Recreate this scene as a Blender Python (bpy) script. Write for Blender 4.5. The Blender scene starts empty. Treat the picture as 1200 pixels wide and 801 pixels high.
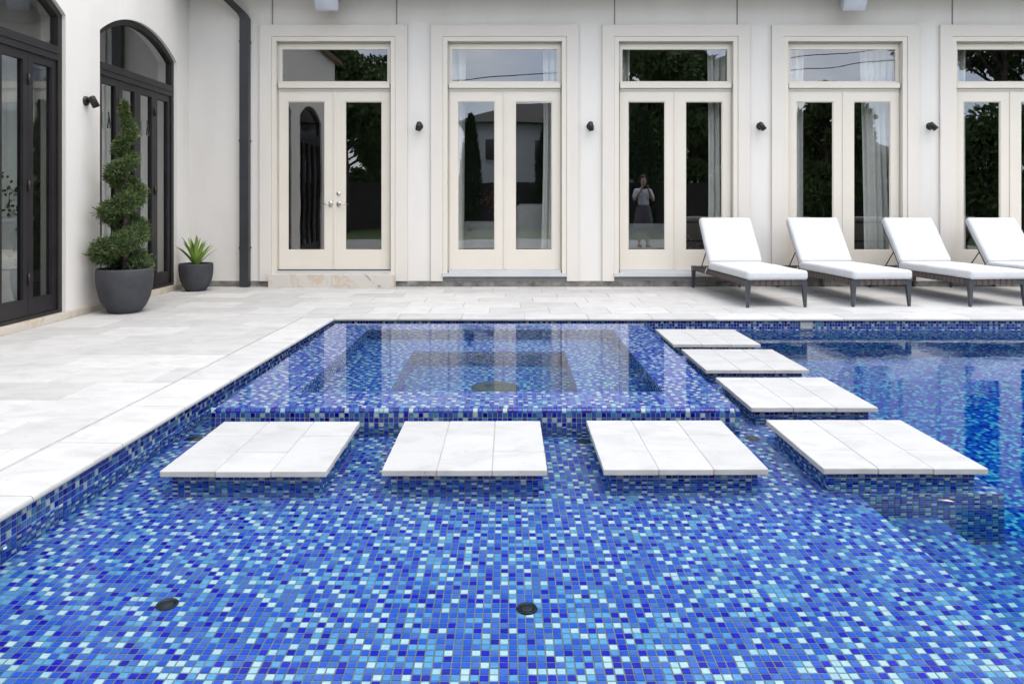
import bpy, bmesh, math, random
import numpy as np
from mathutils import Vector, Matrix, noise as mnoise

random.seed(7)
rng = np.random.default_rng(7)
R = math.radians
scene = bpy.context.scene
COL = scene.collection

# ------------------------------------------------------------------ camera
F_PX = 860.0
cam_d = bpy.data.cameras.new("camera")
cam = bpy.data.objects.new("camera", cam_d)
COL.objects.link(cam)
cam.location = (0, 0, 1.10)
cam.rotation_euler = (R(90), 0, 0)
cam_d.sensor_width = 36.0
cam_d.lens = F_PX / 1200 * 36
cam_d.shift_x = 4.5 / 1200
cam_d.shift_y = -(400.5 - 238.0) / 1200
cam_d.clip_start = 0.05
cam_d.clip_end = 2000
scene.camera = cam

# ------------------------------------------------------------------ world + sun
SUN_EL, SUN_AZ = R(68), R(140)      # azimuth of the sun, clockwise from +Y
world = bpy.data.worlds.new("World")
scene.world = world
world.use_nodes = True
wn, wl = world.node_tree.nodes, world.node_tree.links
wn.clear()
w_out = wn.new("ShaderNodeOutputWorld")
w_bg = wn.new("ShaderNodeBackground")
w_sky = wn.new("ShaderNodeTexSky")
w_sky.sky_type = 'NISHITA'
w_sky.sun_disc = False
w_sky.sun_elevation = SUN_EL
w_sky.sun_rotation = SUN_AZ
w_sky.air_density = 1.0
w_sky.dust_density = 1.6
w_tc = wn.new("ShaderNodeTexCoord")
w_map = wn.new("ShaderNodeMapping")
w_map.inputs['Scale'].default_value = (1.0, 1.0, 2.2)
w_no = wn.new("ShaderNodeTexNoise")
w_no.inputs['Scale'].default_value = 2.6
w_no.inputs['Detail'].default_value = 8
w_no.inputs['Roughness'].default_value = 0.56
w_rp = wn.new("ShaderNodeValToRGB")
w_rp.color_ramp.elements[0].position = 0.36
w_rp.color_ramp.elements[0].color = (0.6, 0.6, 0.6, 1)
w_rp.color_ramp.elements[1].position = 0.62
w_rp.color_ramp.elements[1].color = (1, 1, 1, 1)
w_mx = wn.new("ShaderNodeMix")
w_mx.data_type = 'RGBA'
w_n2 = wn.new("ShaderNodeTexNoise")
w_n2.inputs['Scale'].default_value = 4.0
w_n2.inputs['Detail'].default_value = 6
w_r2 = wn.new("ShaderNodeValToRGB")
w_r2.color_ramp.elements[0].position = 0.35
w_r2.color_ramp.elements[0].color = (5.6, 6.9, 9.4, 1)
w_r2.color_ramp.elements[1].position = 0.7
w_r2.color_ramp.elements[1].color = (13.6, 13.4, 13.0, 1)
wl.new(w_tc.outputs['Generated'], w_map.inputs['Vector'])
wl.new(w_map.outputs[0], w_no.inputs['Vector'])
wl.new(w_map.outputs[0], w_n2.inputs['Vector'])
wl.new(w_no.outputs['Fac'], w_rp.inputs['Fac'])
wl.new(w_n2.outputs['Fac'], w_r2.inputs['Fac'])
wl.new(w_rp.outputs['Color'], w_mx.inputs['Factor'])
wl.new(w_sky.outputs['Color'], w_mx.inputs['A'])
wl.new(w_r2.outputs['Color'], w_mx.inputs['B'])
wl.new(w_mx.outputs['Result'], w_bg.inputs['Color'])
w_bg.inputs['Strength'].default_value = 0.13
wl.new(w_bg.outputs[0], w_out.inputs['Surface'])

sun_d = bpy.data.lights.new("sun", 'SUN')
sun_d.energy = 1.1
sun_d.angle = R(40)
sun_d.color = (1.0, 0.91, 0.78)
sun = bpy.data.objects.new("sun", sun_d)
COL.objects.link(sun)
sdir = Vector((math.sin(SUN_AZ) * math.cos(SUN_EL), math.cos(SUN_AZ) * math.cos(SUN_EL), math.sin(SUN_EL)))
sun.rotation_euler = sdir.to_track_quat('Z', 'Y').to_euler()
sun.location = (0, -5, 30)

vs = scene.view_settings
vs.view_transform = 'Standard'
vs.look = 'None'
vs.exposure = 0.86
vs.gamma = 1.0
vs.use_curve_mapping = False
cy = scene.cycles
cy.max_bounces = 14
cy.diffuse_bounces = 1
cy.glossy_bounces = 5
cy.transmission_bounces = 10
cy.transparent_max_bounces = 16
cy.sample_clamp_indirect = 8.0
cy.use_denoising = True

# ------------------------------------------------------------------ layout numbers (metres, z = 0 at the deck)
Z_WATER = -0.117
Z_SPA = -0.015
Z_STONE = -0.057
Z_SHELF = Z_WATER - 0.185
Y_WALL = 9.70
X_WING = -4.22
Y_FAR = 7.05
Y_NEAR = 1.50
X_RIGHT = 7.6
TP = 0.027                                 # mosaic pitch
def x_edge(y):                             # left pool edge, very slightly off square
    return -1.69 - (Y_FAR - y) * 0.0275
EDGE_ANG = math.atan(0.0275)

# ------------------------------------------------------------------ node helpers / materials
def new_mat(name):
    m = bpy.data.materials.new(name)
    m.use_nodes = True
    nt = m.node_tree
    b = nt.nodes["Principled BSDF"]
    return m, nt, b

def N(nt, t, **kw):
    n = nt.nodes.new(t)
    for k, v in kw.items():
        if k in n.inputs:
            n.inputs[k].default_value = v
        else:
            setattr(n, k, v)
    return n

def ramp(nt, stops, interp='LINEAR'):
    r = nt.nodes.new("ShaderNodeValToRGB")
    cr = r.color_ramp
    cr.interpolation = interp
    while len(cr.elements) < len(stops):
        cr.elements.new(0.5)
    for e, (p, c) in zip(cr.elements, stops):
        e.position = p
        e.color = (*c, 1)
    return r

def coords(nt, kind='Object'):
    return nt.nodes.new("ShaderNodeTexCoord").outputs[kind]

def world_pos(nt):
    return nt.nodes.new("ShaderNodeNewGeometry").outputs['Position']

def bump(nt, b, src, strength, dist=0.01):
    n = N(nt, "ShaderNodeBump", Strength=strength, Distance=dist)
    nt.links.new(src, n.inputs['Height'])
    nt.links.new(n.outputs[0], b.inputs['Normal'])
    return n

def mat_noise(name, c1, c2, scale=6, rough=0.7, bscale=None, bstr=0.1, bdist=0.004, detail=6, spec=0.5, pos=False, metallic=0.0, lo=0.35, hi=0.65):
    m, nt, b = new_mat(name)
    v = world_pos(nt) if pos else coords(nt)
    n = N(nt, "ShaderNodeTexNoise", Scale=scale, Detail=detail, Roughness=0.6)
    nt.links.new(v, n.inputs['Vector'])
    r = ramp(nt, [(lo, c1), (hi, c2)])
    nt.links.new(n.outputs['Fac'], r.inputs[0])
    nt.links.new(r.outputs[0], b.inputs['Base Color'])
    b.inputs['Roughness'].default_value = rough
    b.inputs['Specular IOR Level'].default_value = spec
    b.inputs['Metallic'].default_value = metallic
    if bscale:
        n2 = N(nt, "ShaderNodeTexNoise", Scale=bscale, Detail=4, Roughness=0.6)
        nt.links.new(v, n2.inputs['Vector'])
        bump(nt, b, n2.outputs['Fac'], bstr, bdist)
    return m

M = {}
def make_stucco(name, base, stain):
    m, nt, b = new_mat(name)
    p = world_pos(nt)
    n1 = N(nt, "ShaderNodeTexNoise", Scale=0.9, Detail=5, Roughness=0.6)
    mp = N(nt, "ShaderNodeMapping")
    mp.inputs['Scale'].default_value = (2.2, 2.2, 0.5)
    nt.links.new(p, mp.inputs[0])
    nt.links.new(mp.outputs[0], n1.inputs['Vector'])
    r = ramp(nt, [(0.3, stain), (0.62, base)])
    nt.links.new(n1.outputs['Fac'], r.inputs[0])
    nt.links.new(r.outputs[0], b.inputs['Base Color'])
    b.inputs['Roughness'].default_value = 0.85
    b.inputs['Specular IOR Level'].default_value = 0.25
    n2 = N(nt, "ShaderNodeTexNoise", Scale=140, Detail=5, Roughness=0.7)
    nt.links.new(p, n2.inputs['Vector'])
    bump(nt, b, n2.outputs['Fac'], 0.25, 0.003)
    return m
M['stucco'] = make_stucco("stucco", (0.845, 0.80, 0.735), (0.785, 0.74, 0.675))
M['surround'] = make_stucco("surround_stucco", (0.80, 0.74, 0.66), (0.765, 0.705, 0.625))
M['cream'] = mat_noise("cream_paint", (0.79, 0.72, 0.61), (0.815, 0.745, 0.635), 3, 0.45, 60, 0.05, 0.002, pos=True)
M['bronze'] = mat_noise("dark_bronze_paint", (0.011, 0.009, 0.010), (0.018, 0.015, 0.017), 5, 0.45, 120, 0.04, 0.001)
M['downpipe'] = mat_noise("downpipe_paint", (0.032, 0.033, 0.038), (0.042, 0.043, 0.048), 4, 0.45)
M['lamp'] = mat_noise("lamp_metal", (0.018, 0.014, 0.013), (0.03, 0.024, 0.022), 20, 0.35, metallic=0.3)
M['nickel'] = mat_noise("brushed_nickel", (0.5, 0.48, 0.45), (0.6, 0.58, 0.54), 30, 0.28, metallic=1.0)
M['white_plastic'] = mat_noise("white_plastic", (0.62, 0.64, 0.72), (0.66, 0.68, 0.76), 6, 0.4)
M['soffit'] = mat_noise("soffit_timber", (0.20, 0.13, 0.075), (0.27, 0.18, 0.105), 2, 0.7)
M['roof'] = mat_noise("roof_shingle", (0.05, 0.047, 0.045), (0.10, 0.092, 0.086), 9, 0.9, 60, 0.3, 0.01)
M['foundation'] = mat_noise("foundation_concrete", (0.12, 0.115, 0.10), (0.34, 0.32, 0.28), 7, 0.9, 50, 0.4, 0.01, pos=True)
M['sill'] = mat_noise("sill_metal", (0.60, 0.60, 0.60), (0.66, 0.66, 0.65), 4, 0.45)
M['recess'] = mat_noise("sill_recess", (0.24, 0.225, 0.22), (0.3, 0.28, 0.27), 4, 0.8)

def make_marble(name, c_base, c_warm, c_dark):
    m, nt, b = new_mat(name)
    p = world_pos(nt)
    n = N(nt, "ShaderNodeTexNoise", Scale=3.0, Detail=8, Roughness=0.62, Distortion=1.6)
    nt.links.new(p, n.inputs['Vector'])
    r = ramp(nt, [(0.36, c_dark), (0.41, c_base), (0.54, c_base), (0.60, c_warm), (0.66, c_base)])
    nt.links.new(n.outputs['Fac'], r.inputs[0])
    nt.links.new(r.outputs[0], b.inputs['Base Color'])
    b.inputs['Roughness'].default_value = 0.4
    return m
M['marble'] = make_marble("veined_marble", (0.66, 0.61, 0.54), (0.60, 0.49, 0.36), (0.36, 0.29, 0.25))
M['skirting'] = make_marble("skirting_stone", (0.62, 0.55, 0.46), (0.55, 0.45, 0.32), (0.42, 0.34, 0.27))

def make_travertine(name, base, vein, amount):
    m, nt, b = new_mat(name)
    p = world_pos(nt)
    oi = N(nt, "ShaderNodeObjectInfo")
    add = N(nt, "ShaderNodeVectorMath", operation='MULTIPLY_ADD')
    nt.links.new(oi.outputs['Random'], add.inputs[0])
    add.inputs[1].default_value = (37, 91, 13)
    nt.links.new(p, add.inputs[2])
    mp = N(nt, "ShaderNodeMapping")
    mp.inputs['Scale'].default_value = (2.6, 4.2, 3.0)
    nt.links.new(add.outputs[0], mp.inputs[0])
    n = N(nt, "ShaderNodeTexNoise", Scale=1.7, Detail=9, Roughness=0.62, Distortion=0.5)
    nt.links.new(mp.outputs[0], n.inputs['Vector'])
    r = ramp(nt, [(0.30, vein), (0.56, base)])
    nt.links.new(n.outputs['Fac'], r.inputs[0])
    hsv = N(nt, "ShaderNodeHueSaturation")
    mr = N(nt, "ShaderNodeMapRange")
    mr.inputs['To Min'].default_value = 1.0 - amount
    mr.inputs['To Max'].default_value = 1.0 + amount * 0.4
    nt.links.new(oi.outputs['Random'], mr.inputs[0])
    nt.links.new(mr.outputs[0], hsv.inputs['Value'])
    nt.links.new(r.outputs[0], hsv.inputs['Color'])
    # pits
    v = N(nt, "ShaderNodeTexNoise", Scale=42, Detail=3, Roughness=0.7)
    nt.links.new(add.outputs[0], v.inputs['Vector'])
    pr = ramp(nt, [(0.27, (0.62, 0.58, 0.52)), (0.32, (1, 1, 1))])
    nt.links.new(v.outputs['Fac'], pr.inputs[0])
    mx = N(nt, "ShaderNodeMix", data_type='RGBA', blend_type='MULTIPLY')
    mx.inputs['Factor'].default_value = 1.0
    nt.links.new(hsv.outputs[0], mx.inputs['A'])
    nt.links.new(pr.outputs[0], mx.inputs['B'])
    nt.links.new(mx.outputs['Result'], b.inputs['Base Color'])
    b.inputs['Roughness'].default_value = 0.62
    b.inputs['Specular IOR Level'].default_value = 0.35
    n2 = N(nt, "ShaderNodeTexNoise", Scale=55, Detail=6, Roughness=0.7)
    nt.links.new(add.outputs[0], n2.inputs['Vector'])
    bump(nt, b, n2.outputs['Fac'], 0.22, 0.003)
    return m
M['travertine'] = make_travertine("deck_travertine", (0.565, 0.553, 0.535), (0.47, 0.458, 0.44), 0.15)
M['stone_white'] = make_travertine("stepping_travertine", (0.485, 0.476, 0.46), (0.41, 0.40, 0.384), 0.06)
M['joint'] = mat_noise("joint_sand", (0.34, 0.33, 0.315), (0.42, 0.41, 0.39), 20, 0.95, pos=True)
M['pot'] = mat_noise("charcoal_pot", (0.036, 0.037, 0.042), (0.058, 0.059, 0.065), 5, 0.75, 80, 0.2, 0.003)
M['soil'] = mat_noise("soil", (0.02, 0.014, 0.01), (0.05, 0.035, 0.025), 30, 0.95, 40, 0.8, 0.01)
M['lounger_frame'] = mat_noise("lounger_frame", (0.045, 0.048, 0.055), (0.06, 0.063, 0.07), 8, 0.42)
M['webbing'] = mat_noise("webbing", (0.07, 0.05, 0.045), (0.13, 0.095, 0.08), 60, 0.85, 220, 0.4, 0.002)
def make_cushion():
    m, nt, b = new_mat("cushion_fabric")
    v = coords(nt)
    n = N(nt, "ShaderNodeTexNoise", Scale=7, Detail=4)
    nt.links.new(v, n.inputs['Vector'])
    r = ramp(nt, [(0.3, (0.60, 0.60, 0.60)), (0.7, (0.64, 0.64, 0.64))])
    nt.links.new(n.outputs['Fac'], r.inputs[0])
    nt.links.new(r.outputs[0], b.inputs['Base Color'])
    b.inputs['Roughness'].default_value = 0.9
    b.inputs['Specular IOR Level'].default_value = 0.2
    n2 = N(nt, "ShaderNodeTexNoise", Scale=9, Detail=5)
    nt.links.new(v, n2.inputs['Vector'])
    n3 = N(nt, "ShaderNodeTexNoise", Scale=420, Detail=2)
    nt.links.new(v, n3.inputs['Vector'])
    ad = N(nt, "ShaderNodeMath", operation='MULTIPLY_ADD')
    nt.links.new(n3.outputs['Fac'], ad.inputs[0])
    ad.inputs[1].default_value = 0.06
    nt.links.new(n2.outputs['Fac'], ad.inputs[2])
    bump(nt, b, ad.outputs[0], 0.25, 0.02)
    return m
M['cushion'] = make_cushion()

def make_foliage(name, dark, mid, light, rough=0.6):
    m, nt, b = new_mat(name)
    g = nt.nodes.new("ShaderNodeNewGeometry")
    n = N(nt, "ShaderNodeTexNoise", Scale=5, Detail=3)
    nt.links.new(g.outputs['Position'], n.inputs['Vector'])
    ad = N(nt, "ShaderNodeMath", operation='MULTIPLY_ADD')
    nt.links.new(g.outputs['Random Per Island'], ad.inputs[0])
    ad.inputs[1].default_value = 0.6
    ml = N(nt, "ShaderNodeMath", operation='MULTIPLY')
    nt.links.new(n.outputs['Fac'], ml.inputs[0])
    ml.inputs[1].default_value = 0.4
    nt.links.new(ml.outputs[0], ad.inputs[2])
    r = ramp(nt, [(0.12, dark), (0.5, mid), (0.9, light)])
    nt.links.new(ad.outputs[0], r.inputs[0])
    nt.links.new(r.outputs[0], b.inputs['Base Color'])
    b.inputs['Roughness'].default_value = rough
    b.inputs['Specular IOR Level'].default_value = 0.3
    return m
M['juniper'] = make_foliage("juniper_foliage", (0.035, 0.058, 0.02), (0.085, 0.13, 0.042), (0.21, 0.26, 0.09))
M['agave'] = make_foliage("agave_leaf", (0.13, 0.26, 0.04), (0.22, 0.37, 0.06), (0.36, 0.48, 0.11), 0.45)
M['leaves'] = make_foliage("tree_leaves", (0.035, 0.065, 0.02), (0.07, 0.12, 0.035), (0.14, 0.20, 0.06))
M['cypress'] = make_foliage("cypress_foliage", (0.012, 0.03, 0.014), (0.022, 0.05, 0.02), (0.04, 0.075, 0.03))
M['bark'] = mat_noise("bark", (0.06, 0.045, 0.035), (0.14, 0.11, 0.085), 12, 0.9, 25, 0.8, 0.02)
M['lawn'] = mat_noise("lawn_grass", (0.045, 0.085, 0.02), (0.09, 0.14, 0.035), 3, 0.9, 90, 0.9, 0.03, pos=True)
M['fence'] = mat_noise("fence_stain", (0.022, 0.018, 0.016), (0.045, 0.036, 0.032), 5, 0.8)
M['nb_wall'] = mat_noise("neighbour_render", (0.60, 0.62, 0.64), (0.66, 0.67, 0.69), 2, 0.85)
M['nb_brown'] = mat_noise("neighbour_timber", (0.16, 0.13, 0.11), (0.22, 0.18, 0.15), 4, 0.85)
M['dark_glass'] = mat_noise("far_window_glass", (0.03, 0.035, 0.04), (0.05, 0.055, 0.06), 2, 0.08)
M['cable'] = mat_noise("cable_rubber", (0.012, 0.012, 0.012), (0.02, 0.02, 0.02), 4, 0.7)
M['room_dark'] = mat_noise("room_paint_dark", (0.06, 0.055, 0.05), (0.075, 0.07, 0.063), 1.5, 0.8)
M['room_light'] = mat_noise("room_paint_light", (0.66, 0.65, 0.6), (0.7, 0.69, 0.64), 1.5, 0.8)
M['room_floor'] = mat_noise("room_floorboards", (0.07, 0.045, 0.03), (0.11, 0.075, 0.05), 4, 0.4)
M['curtain'] = mat_noise("curtain_linen", (0.78, 0.76, 0.71), (0.85, 0.83, 0.78), 5, 0.9, 160, 0.2, 0.002)
M['sofa'] = mat_noise("sofa_fabric", (0.58, 0.57, 0.55), (0.66, 0.65, 0.63), 8, 0.9, 60, 0.2, 0.004)
M['black_wood'] = mat_noise("black_wood", (0.012, 0.011, 0.011), (0.025, 0.022, 0.02), 10, 0.5)
M['flower'] = make_foliage("dried_flowers", (0.16, 0.04, 0.03), (0.30, 0.09, 0.05), (0.42, 0.2, 0.1))
M['drain'] = mat_noise("black_plastic", (0.014, 0.015, 0.017), (0.028, 0.029, 0.032), 30, 0.45)
M['grey_plastic'] = mat_noise("grey_plastic", (0.22, 0.23, 0.24), (0.3, 0.31, 0.32), 20, 0.5)
M['drain_grey'] = mat_noise("worn_drain_cover", (0.07, 0.062, 0.06), (0.12, 0.105, 0.10), 20, 0.5)
M['vase'] = mat_noise("vase_ceramic", (0.66, 0.65, 0.62), (0.74, 0.73, 0.7), 4, 0.5)
M['skin'] = mat_noise("skin", (0.52, 0.33, 0.25), (0.58, 0.38, 0.29), 6, 0.55)
M['shirt'] = mat_noise("shirt_cotton", (0.68, 0.72, 0.78), (0.76, 0.8, 0.85), 10, 0.9)
M['trousers'] = mat_noise("plaid_cotton", (0.05, 0.05, 0.07), (0.16, 0.14, 0.15), 26, 0.9)
M['hair'] = mat_noise("hair", (0.02, 0.013, 0.01), (0.05, 0.032, 0.022), 40, 0.5)
M['leaf_dry'] = mat_noise("dry_leaf", (0.45, 0.33, 0.2), (0.6, 0.48, 0.32), 40, 0.7)

# ---- mosaic glass tile: one colour recipe, three ways to draw the tile number
def mosaic_group():
    g = bpy.data.node_groups.new("mosaic_colour", 'ShaderNodeTree')
    g.interface.new_socket("Value", in_out='INPUT', socket_type='NodeSocketFloat')
    g.interface.new_socket("Color", in_out='OUTPUT', socket_type='NodeSocketColor')
    gi = g.nodes.new("NodeGroupInput")
    go = g.nodes.new("NodeGroupOutput")
    cols = [(0.00, (0.002, 0.003, 0.44)), (0.10, (0.003, 0.005, 0.56)), (0.20, (0.020, 0.120, 0.66)),
            (0.33, (0.018, 0.090, 0.62)), (0.45, (0.065, 0.170, 0.64)), (0.55, (0.070, 0.190, 0.58)),
            (0.63, (0.125, 0.37, 0.71)), (0.71, (0.155, 0.44, 0.74)), (0.78, (0.56, 0.74, 0.82)), (0.89, (0.70, 0.83, 0.87))]
    r = ramp(g, cols, 'CONSTANT')
    g.links.new(gi.outputs[0], r.inputs[0])
    # slow streaks inside a tile, the way fused glass varies
    pos = g.nodes.new("ShaderNodeNewGeometry").outputs['Position']
    n = N(g, "ShaderNodeTexNoise", Scale=75, Detail=3, Roughness=0.6)
    g.links.new(pos, n.inputs['Vector'])
    mr = N(g, "ShaderNodeMapRange")
    mr.inputs['From Min'].default_value = 0.3
    mr.inputs['From Max'].default_value = 0.7
    mr.inputs['To Min'].default_value = 0.9
    mr.inputs['To Max'].default_value = 1.08
    g.links.new(n.outputs['Fac'], mr.inputs[0])
    hs = N(g, "ShaderNodeHueSaturation")
    g.links.new(mr.outputs[0], hs.inputs['Value'])
    g.links.new(r.outputs[0], hs.inputs['Color'])
    g.links.new(hs.outputs[0], go.inputs[0])
    return g
MG = mosaic_group()
GROUT = ((0.20, 0.20, 0.18), (0.30, 0.295, 0.26))
def mosaic_mat(name, mode):
    m, nt, b = new_mat(name)
    grp = nt.nodes.new("ShaderNodeGroup")
    grp.node_tree = MG
    if mode == 'attr':
        a = N(nt, "ShaderNodeAttribute")
        a.attribute_name = "tint"
        src = a.outputs['Fac']
    elif mode == 'object':
        src = N(nt, "ShaderNodeObjectInfo").outputs['Random']
    col = None
    if mode == 'flat':                       # far, deep surfaces: the grid is too small to pick apart
        p = world_pos(nt)
        dv = N(nt, "ShaderNodeVectorMath", operation='MULTIPLY_ADD')
        dv.inputs[1].default_value = (1 / TP,) * 3
        dv.inputs[2].default_value = (0.31, 0.37, 0.43)
        nt.links.new(p, dv.inputs[0])
        fl = N(nt, "ShaderNodeVectorMath", operation='FLOOR')
        nt.links.new(dv.outputs[0], fl.inputs[0])
        wnz = N(nt, "ShaderNodeTexWhiteNoise")
        nt.links.new(fl.outputs[0], wnz.inputs['Vector'])
        src = wnz.outputs['Value']
        fr = N(nt, "ShaderNodeVectorMath", operation='FRACTION')
        nt.links.new(dv.outputs[0], fr.inputs[0])
        geo = nt.nodes.new("ShaderNodeNewGeometry")
        ab = N(nt, "ShaderNodeVectorMath", operation='ABSOLUTE')
        nt.links.new(geo.outputs['True Normal'], ab.inputs[0])
        sx = N(nt, "ShaderNodeSeparateXYZ")
        nt.links.new(fr.outputs[0], sx.inputs[0])
        sn = N(nt, "ShaderNodeSeparateXYZ")
        nt.links.new(ab.outputs[0], sn.inputs[0])
        tot = None
        for k in range(3):
            c = N(nt, "ShaderNodeMath", operation='SUBTRACT')
            nt.links.new(sx.outputs[k], c.inputs[0])
            c.inputs[1].default_value = 0.5
            a = N(nt, "ShaderNodeMath", operation='ABSOLUTE')
            nt.links.new(c.outputs[0], a.inputs[0])
            g = N(nt, "ShaderNodeMath", operation='GREATER_THAN')
            nt.links.new(a.outputs[0], g.inputs[0])
            g.inputs[1].default_value = 0.445
            iv = N(nt, "ShaderNodeMath", operation='LESS_THAN')
            nt.links.new(sn.outputs[k], iv.inputs[0])
            iv.inputs[1].default_value = 0.5
            ml = N(nt, "ShaderNodeMath", operation='MULTIPLY')
            nt.links.new(g.outputs[0], ml.inputs[0])
            nt.links.new(iv.outputs[0], ml.inputs[1])
            if tot is None:
                tot = ml.outputs[0]
            else:
                mxx = N(nt, "ShaderNodeMath", operation='MAXIMUM')
                nt.links.new(tot, mxx.inputs[0])
                nt.links.new(ml.outputs[0], mxx.inputs[1])
                tot = mxx.outputs[0]
        mx = N(nt, "ShaderNodeMix", data_type='RGBA')
        nt.links.new(tot, mx.inputs['Factor'])
        nt.links.new(grp.outputs[0], mx.inputs['A'])
        mx.inputs['B'].default_value = (0.16, 0.155, 0.15, 1)
        col = mx.outputs['Result']
    nt.links.new(src, grp.inputs[0])
    if mode == 'attr':                       # dry glass tile is duller, darkened further as painted shade on upright faces
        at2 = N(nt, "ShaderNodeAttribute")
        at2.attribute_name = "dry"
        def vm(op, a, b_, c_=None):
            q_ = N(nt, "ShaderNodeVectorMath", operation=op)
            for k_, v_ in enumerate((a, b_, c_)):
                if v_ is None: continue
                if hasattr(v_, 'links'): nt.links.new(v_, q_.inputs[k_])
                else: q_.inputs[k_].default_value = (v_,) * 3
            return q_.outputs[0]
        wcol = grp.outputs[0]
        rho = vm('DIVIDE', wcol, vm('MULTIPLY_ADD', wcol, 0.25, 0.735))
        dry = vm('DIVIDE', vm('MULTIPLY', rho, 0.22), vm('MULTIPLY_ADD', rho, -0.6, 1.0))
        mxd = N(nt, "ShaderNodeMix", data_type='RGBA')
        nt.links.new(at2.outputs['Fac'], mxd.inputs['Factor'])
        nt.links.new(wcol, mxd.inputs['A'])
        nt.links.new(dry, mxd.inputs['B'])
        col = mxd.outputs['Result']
    nt.links.new(col or grp.outputs[0], b.inputs['Base Color'])
    b.inputs['Roughness'].default_value = 0.18
    b.inputs['Specular IOR Level'].default_value = 0.5
    return m
M['tile'] = mosaic_mat("mosaic_tiles", 'attr')
M['tile_single'] = mosaic_mat("mosaic_tile_single", 'object')
M['tile_flat'] = mosaic_mat("mosaic_far", 'flat')
M['grout'] = mat_noise("grout", GROUT[0], GROUT[1], 18, 0.9, pos=True)

# ---- water and window glass
def make_water(name, dens, ripple, scale, absorb, polar):
    """clear water seen through a polarising filter: the p-polarised share of the reflection is weakened"""
    m, nt, b = new_mat(name)
    nt.nodes.remove(b)
    L_ = nt.links.new
    p = world_pos(nt)
    n = N(nt, "ShaderNodeTexNoise", Scale=scale, Detail=2.5, Roughness=0.5, Distortion=0.4)
    mp = N(nt, "ShaderNodeMapping")
    mp.inputs['Scale'].default_value = (1.0, 1.5, 1.0)
    L_(p, mp.inputs[0]); L_(mp.outputs[0], n.inputs['Vector'])
    bp = N(nt, "ShaderNodeBump", Strength=ripple, Distance=0.02)
    L_(n.outputs['Fac'], bp.inputs['Height'])
    # calm over the shelf, livelier over the deep part
    sx = N(nt, "ShaderNodeSeparateXYZ")
    L_(p, sx.inputs[0])
    mr = N(nt, "ShaderNodeMapRange")
    mr.inputs['From Min'].default_value = 1.6
    mr.inputs['From Max'].default_value = 2.6
    mr.inputs['To Min'].default_value = ripple
    mr.inputs['To Max'].default_value = ripple * 2.2
    L_(sx.outputs[0], mr.inputs[0]); L_(mr.outputs[0], bp.inputs['Strength'])
    nrm = bp.outputs[0]
    geo = nt.nodes.new("ShaderNodeNewGeometry")
    dt = N(nt, "ShaderNodeVectorMath", operation='DOT_PRODUCT')
    L_(nrm, dt.inputs[0]); L_(geo.outputs['Incoming'], dt.inputs[1])
    def mth(op, a, b_=None, c_=None):
        q_ = N(nt, "ShaderNodeMath", operation=op)
        for k_, v_ in enumerate((a, b_, c_)):
            if v_ is None: continue
            if hasattr(v_, 'links'): L_(v_, q_.inputs[k_])
            else: q_.inputs[k_].default_value = v_
        return q_.outputs[0]
    c = mth('MAXIMUM', mth('ABSOLUTE', dt.outputs['Value']), 0.01)
    n_ = 1.333
    ct = mth('SQRT', mth('SUBTRACT', 1.0, mth('DIVIDE', mth('SUBTRACT', 1.0, mth('MULTIPLY', c, c)), n_ * n_)))
    nc, nct = mth('MULTIPLY', c, n_), mth('MULTIPLY', ct, n_)
    rp = mth('DIVIDE', mth('SUBTRACT', nc, ct), mth('ADD', nc, ct))
    rs = mth('DIVIDE', mth('SUBTRACT', c, nct), mth('ADD', c, nct))
    fac = mth('ADD', mth('MULTIPLY', mth('MULTIPLY', rp, rp), polar), mth('MULTIPLY', mth('MULTIPLY', rs, rs), 1 - polar))
    rf = N(nt, "ShaderNodeBsdfRefraction", Roughness=0.0, IOR=n_)
    gl = N(nt, "ShaderNodeBsdfGlossy", Roughness=0.0)
    gs = N(nt, "ShaderNodeBsdfGlass", Roughness=0.0, IOR=n_)
    for q_ in (rf, gl, gs):
        q_.inputs['Color'].default_value = (1, 1, 1, 1)
        L_(nrm, q_.inputs['Normal'])
    mx = nt.nodes.new("ShaderNodeMixShader")
    L_(fac, mx.inputs[0]); L_(rf.outputs[0], mx.inputs[1]); L_(gl.outputs[0], mx.inputs[2])
    m2 = nt.nodes.new("ShaderNodeMixShader")
    L_(geo.outputs['Backfacing'], m2.inputs[0]); L_(mx.outputs[0], m2.inputs[1]); L_(gs.outputs[0], m2.inputs[2])
    va = N(nt, "ShaderNodeVolumeAbsorption")
    va.inputs['Color'].default_value = (*absorb, 1)
    va.inputs['Density'].default_value = dens
    out = nt.nodes["Material Output"]
    L_(m2.outputs[0], out.inputs['Surface'])
    L_(va.outputs[0], out.inputs['Volume'])
    return m
M['water'] = make_water("pool_water", 0.9, 0.036, 3.6, (0.20, 0.80, 0.93), 0.96)
M['spa_water'] = make_water("spa_water", 0.6, 0.006, 7.0, (0.20, 0.80, 0.93), 0.72)

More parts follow.
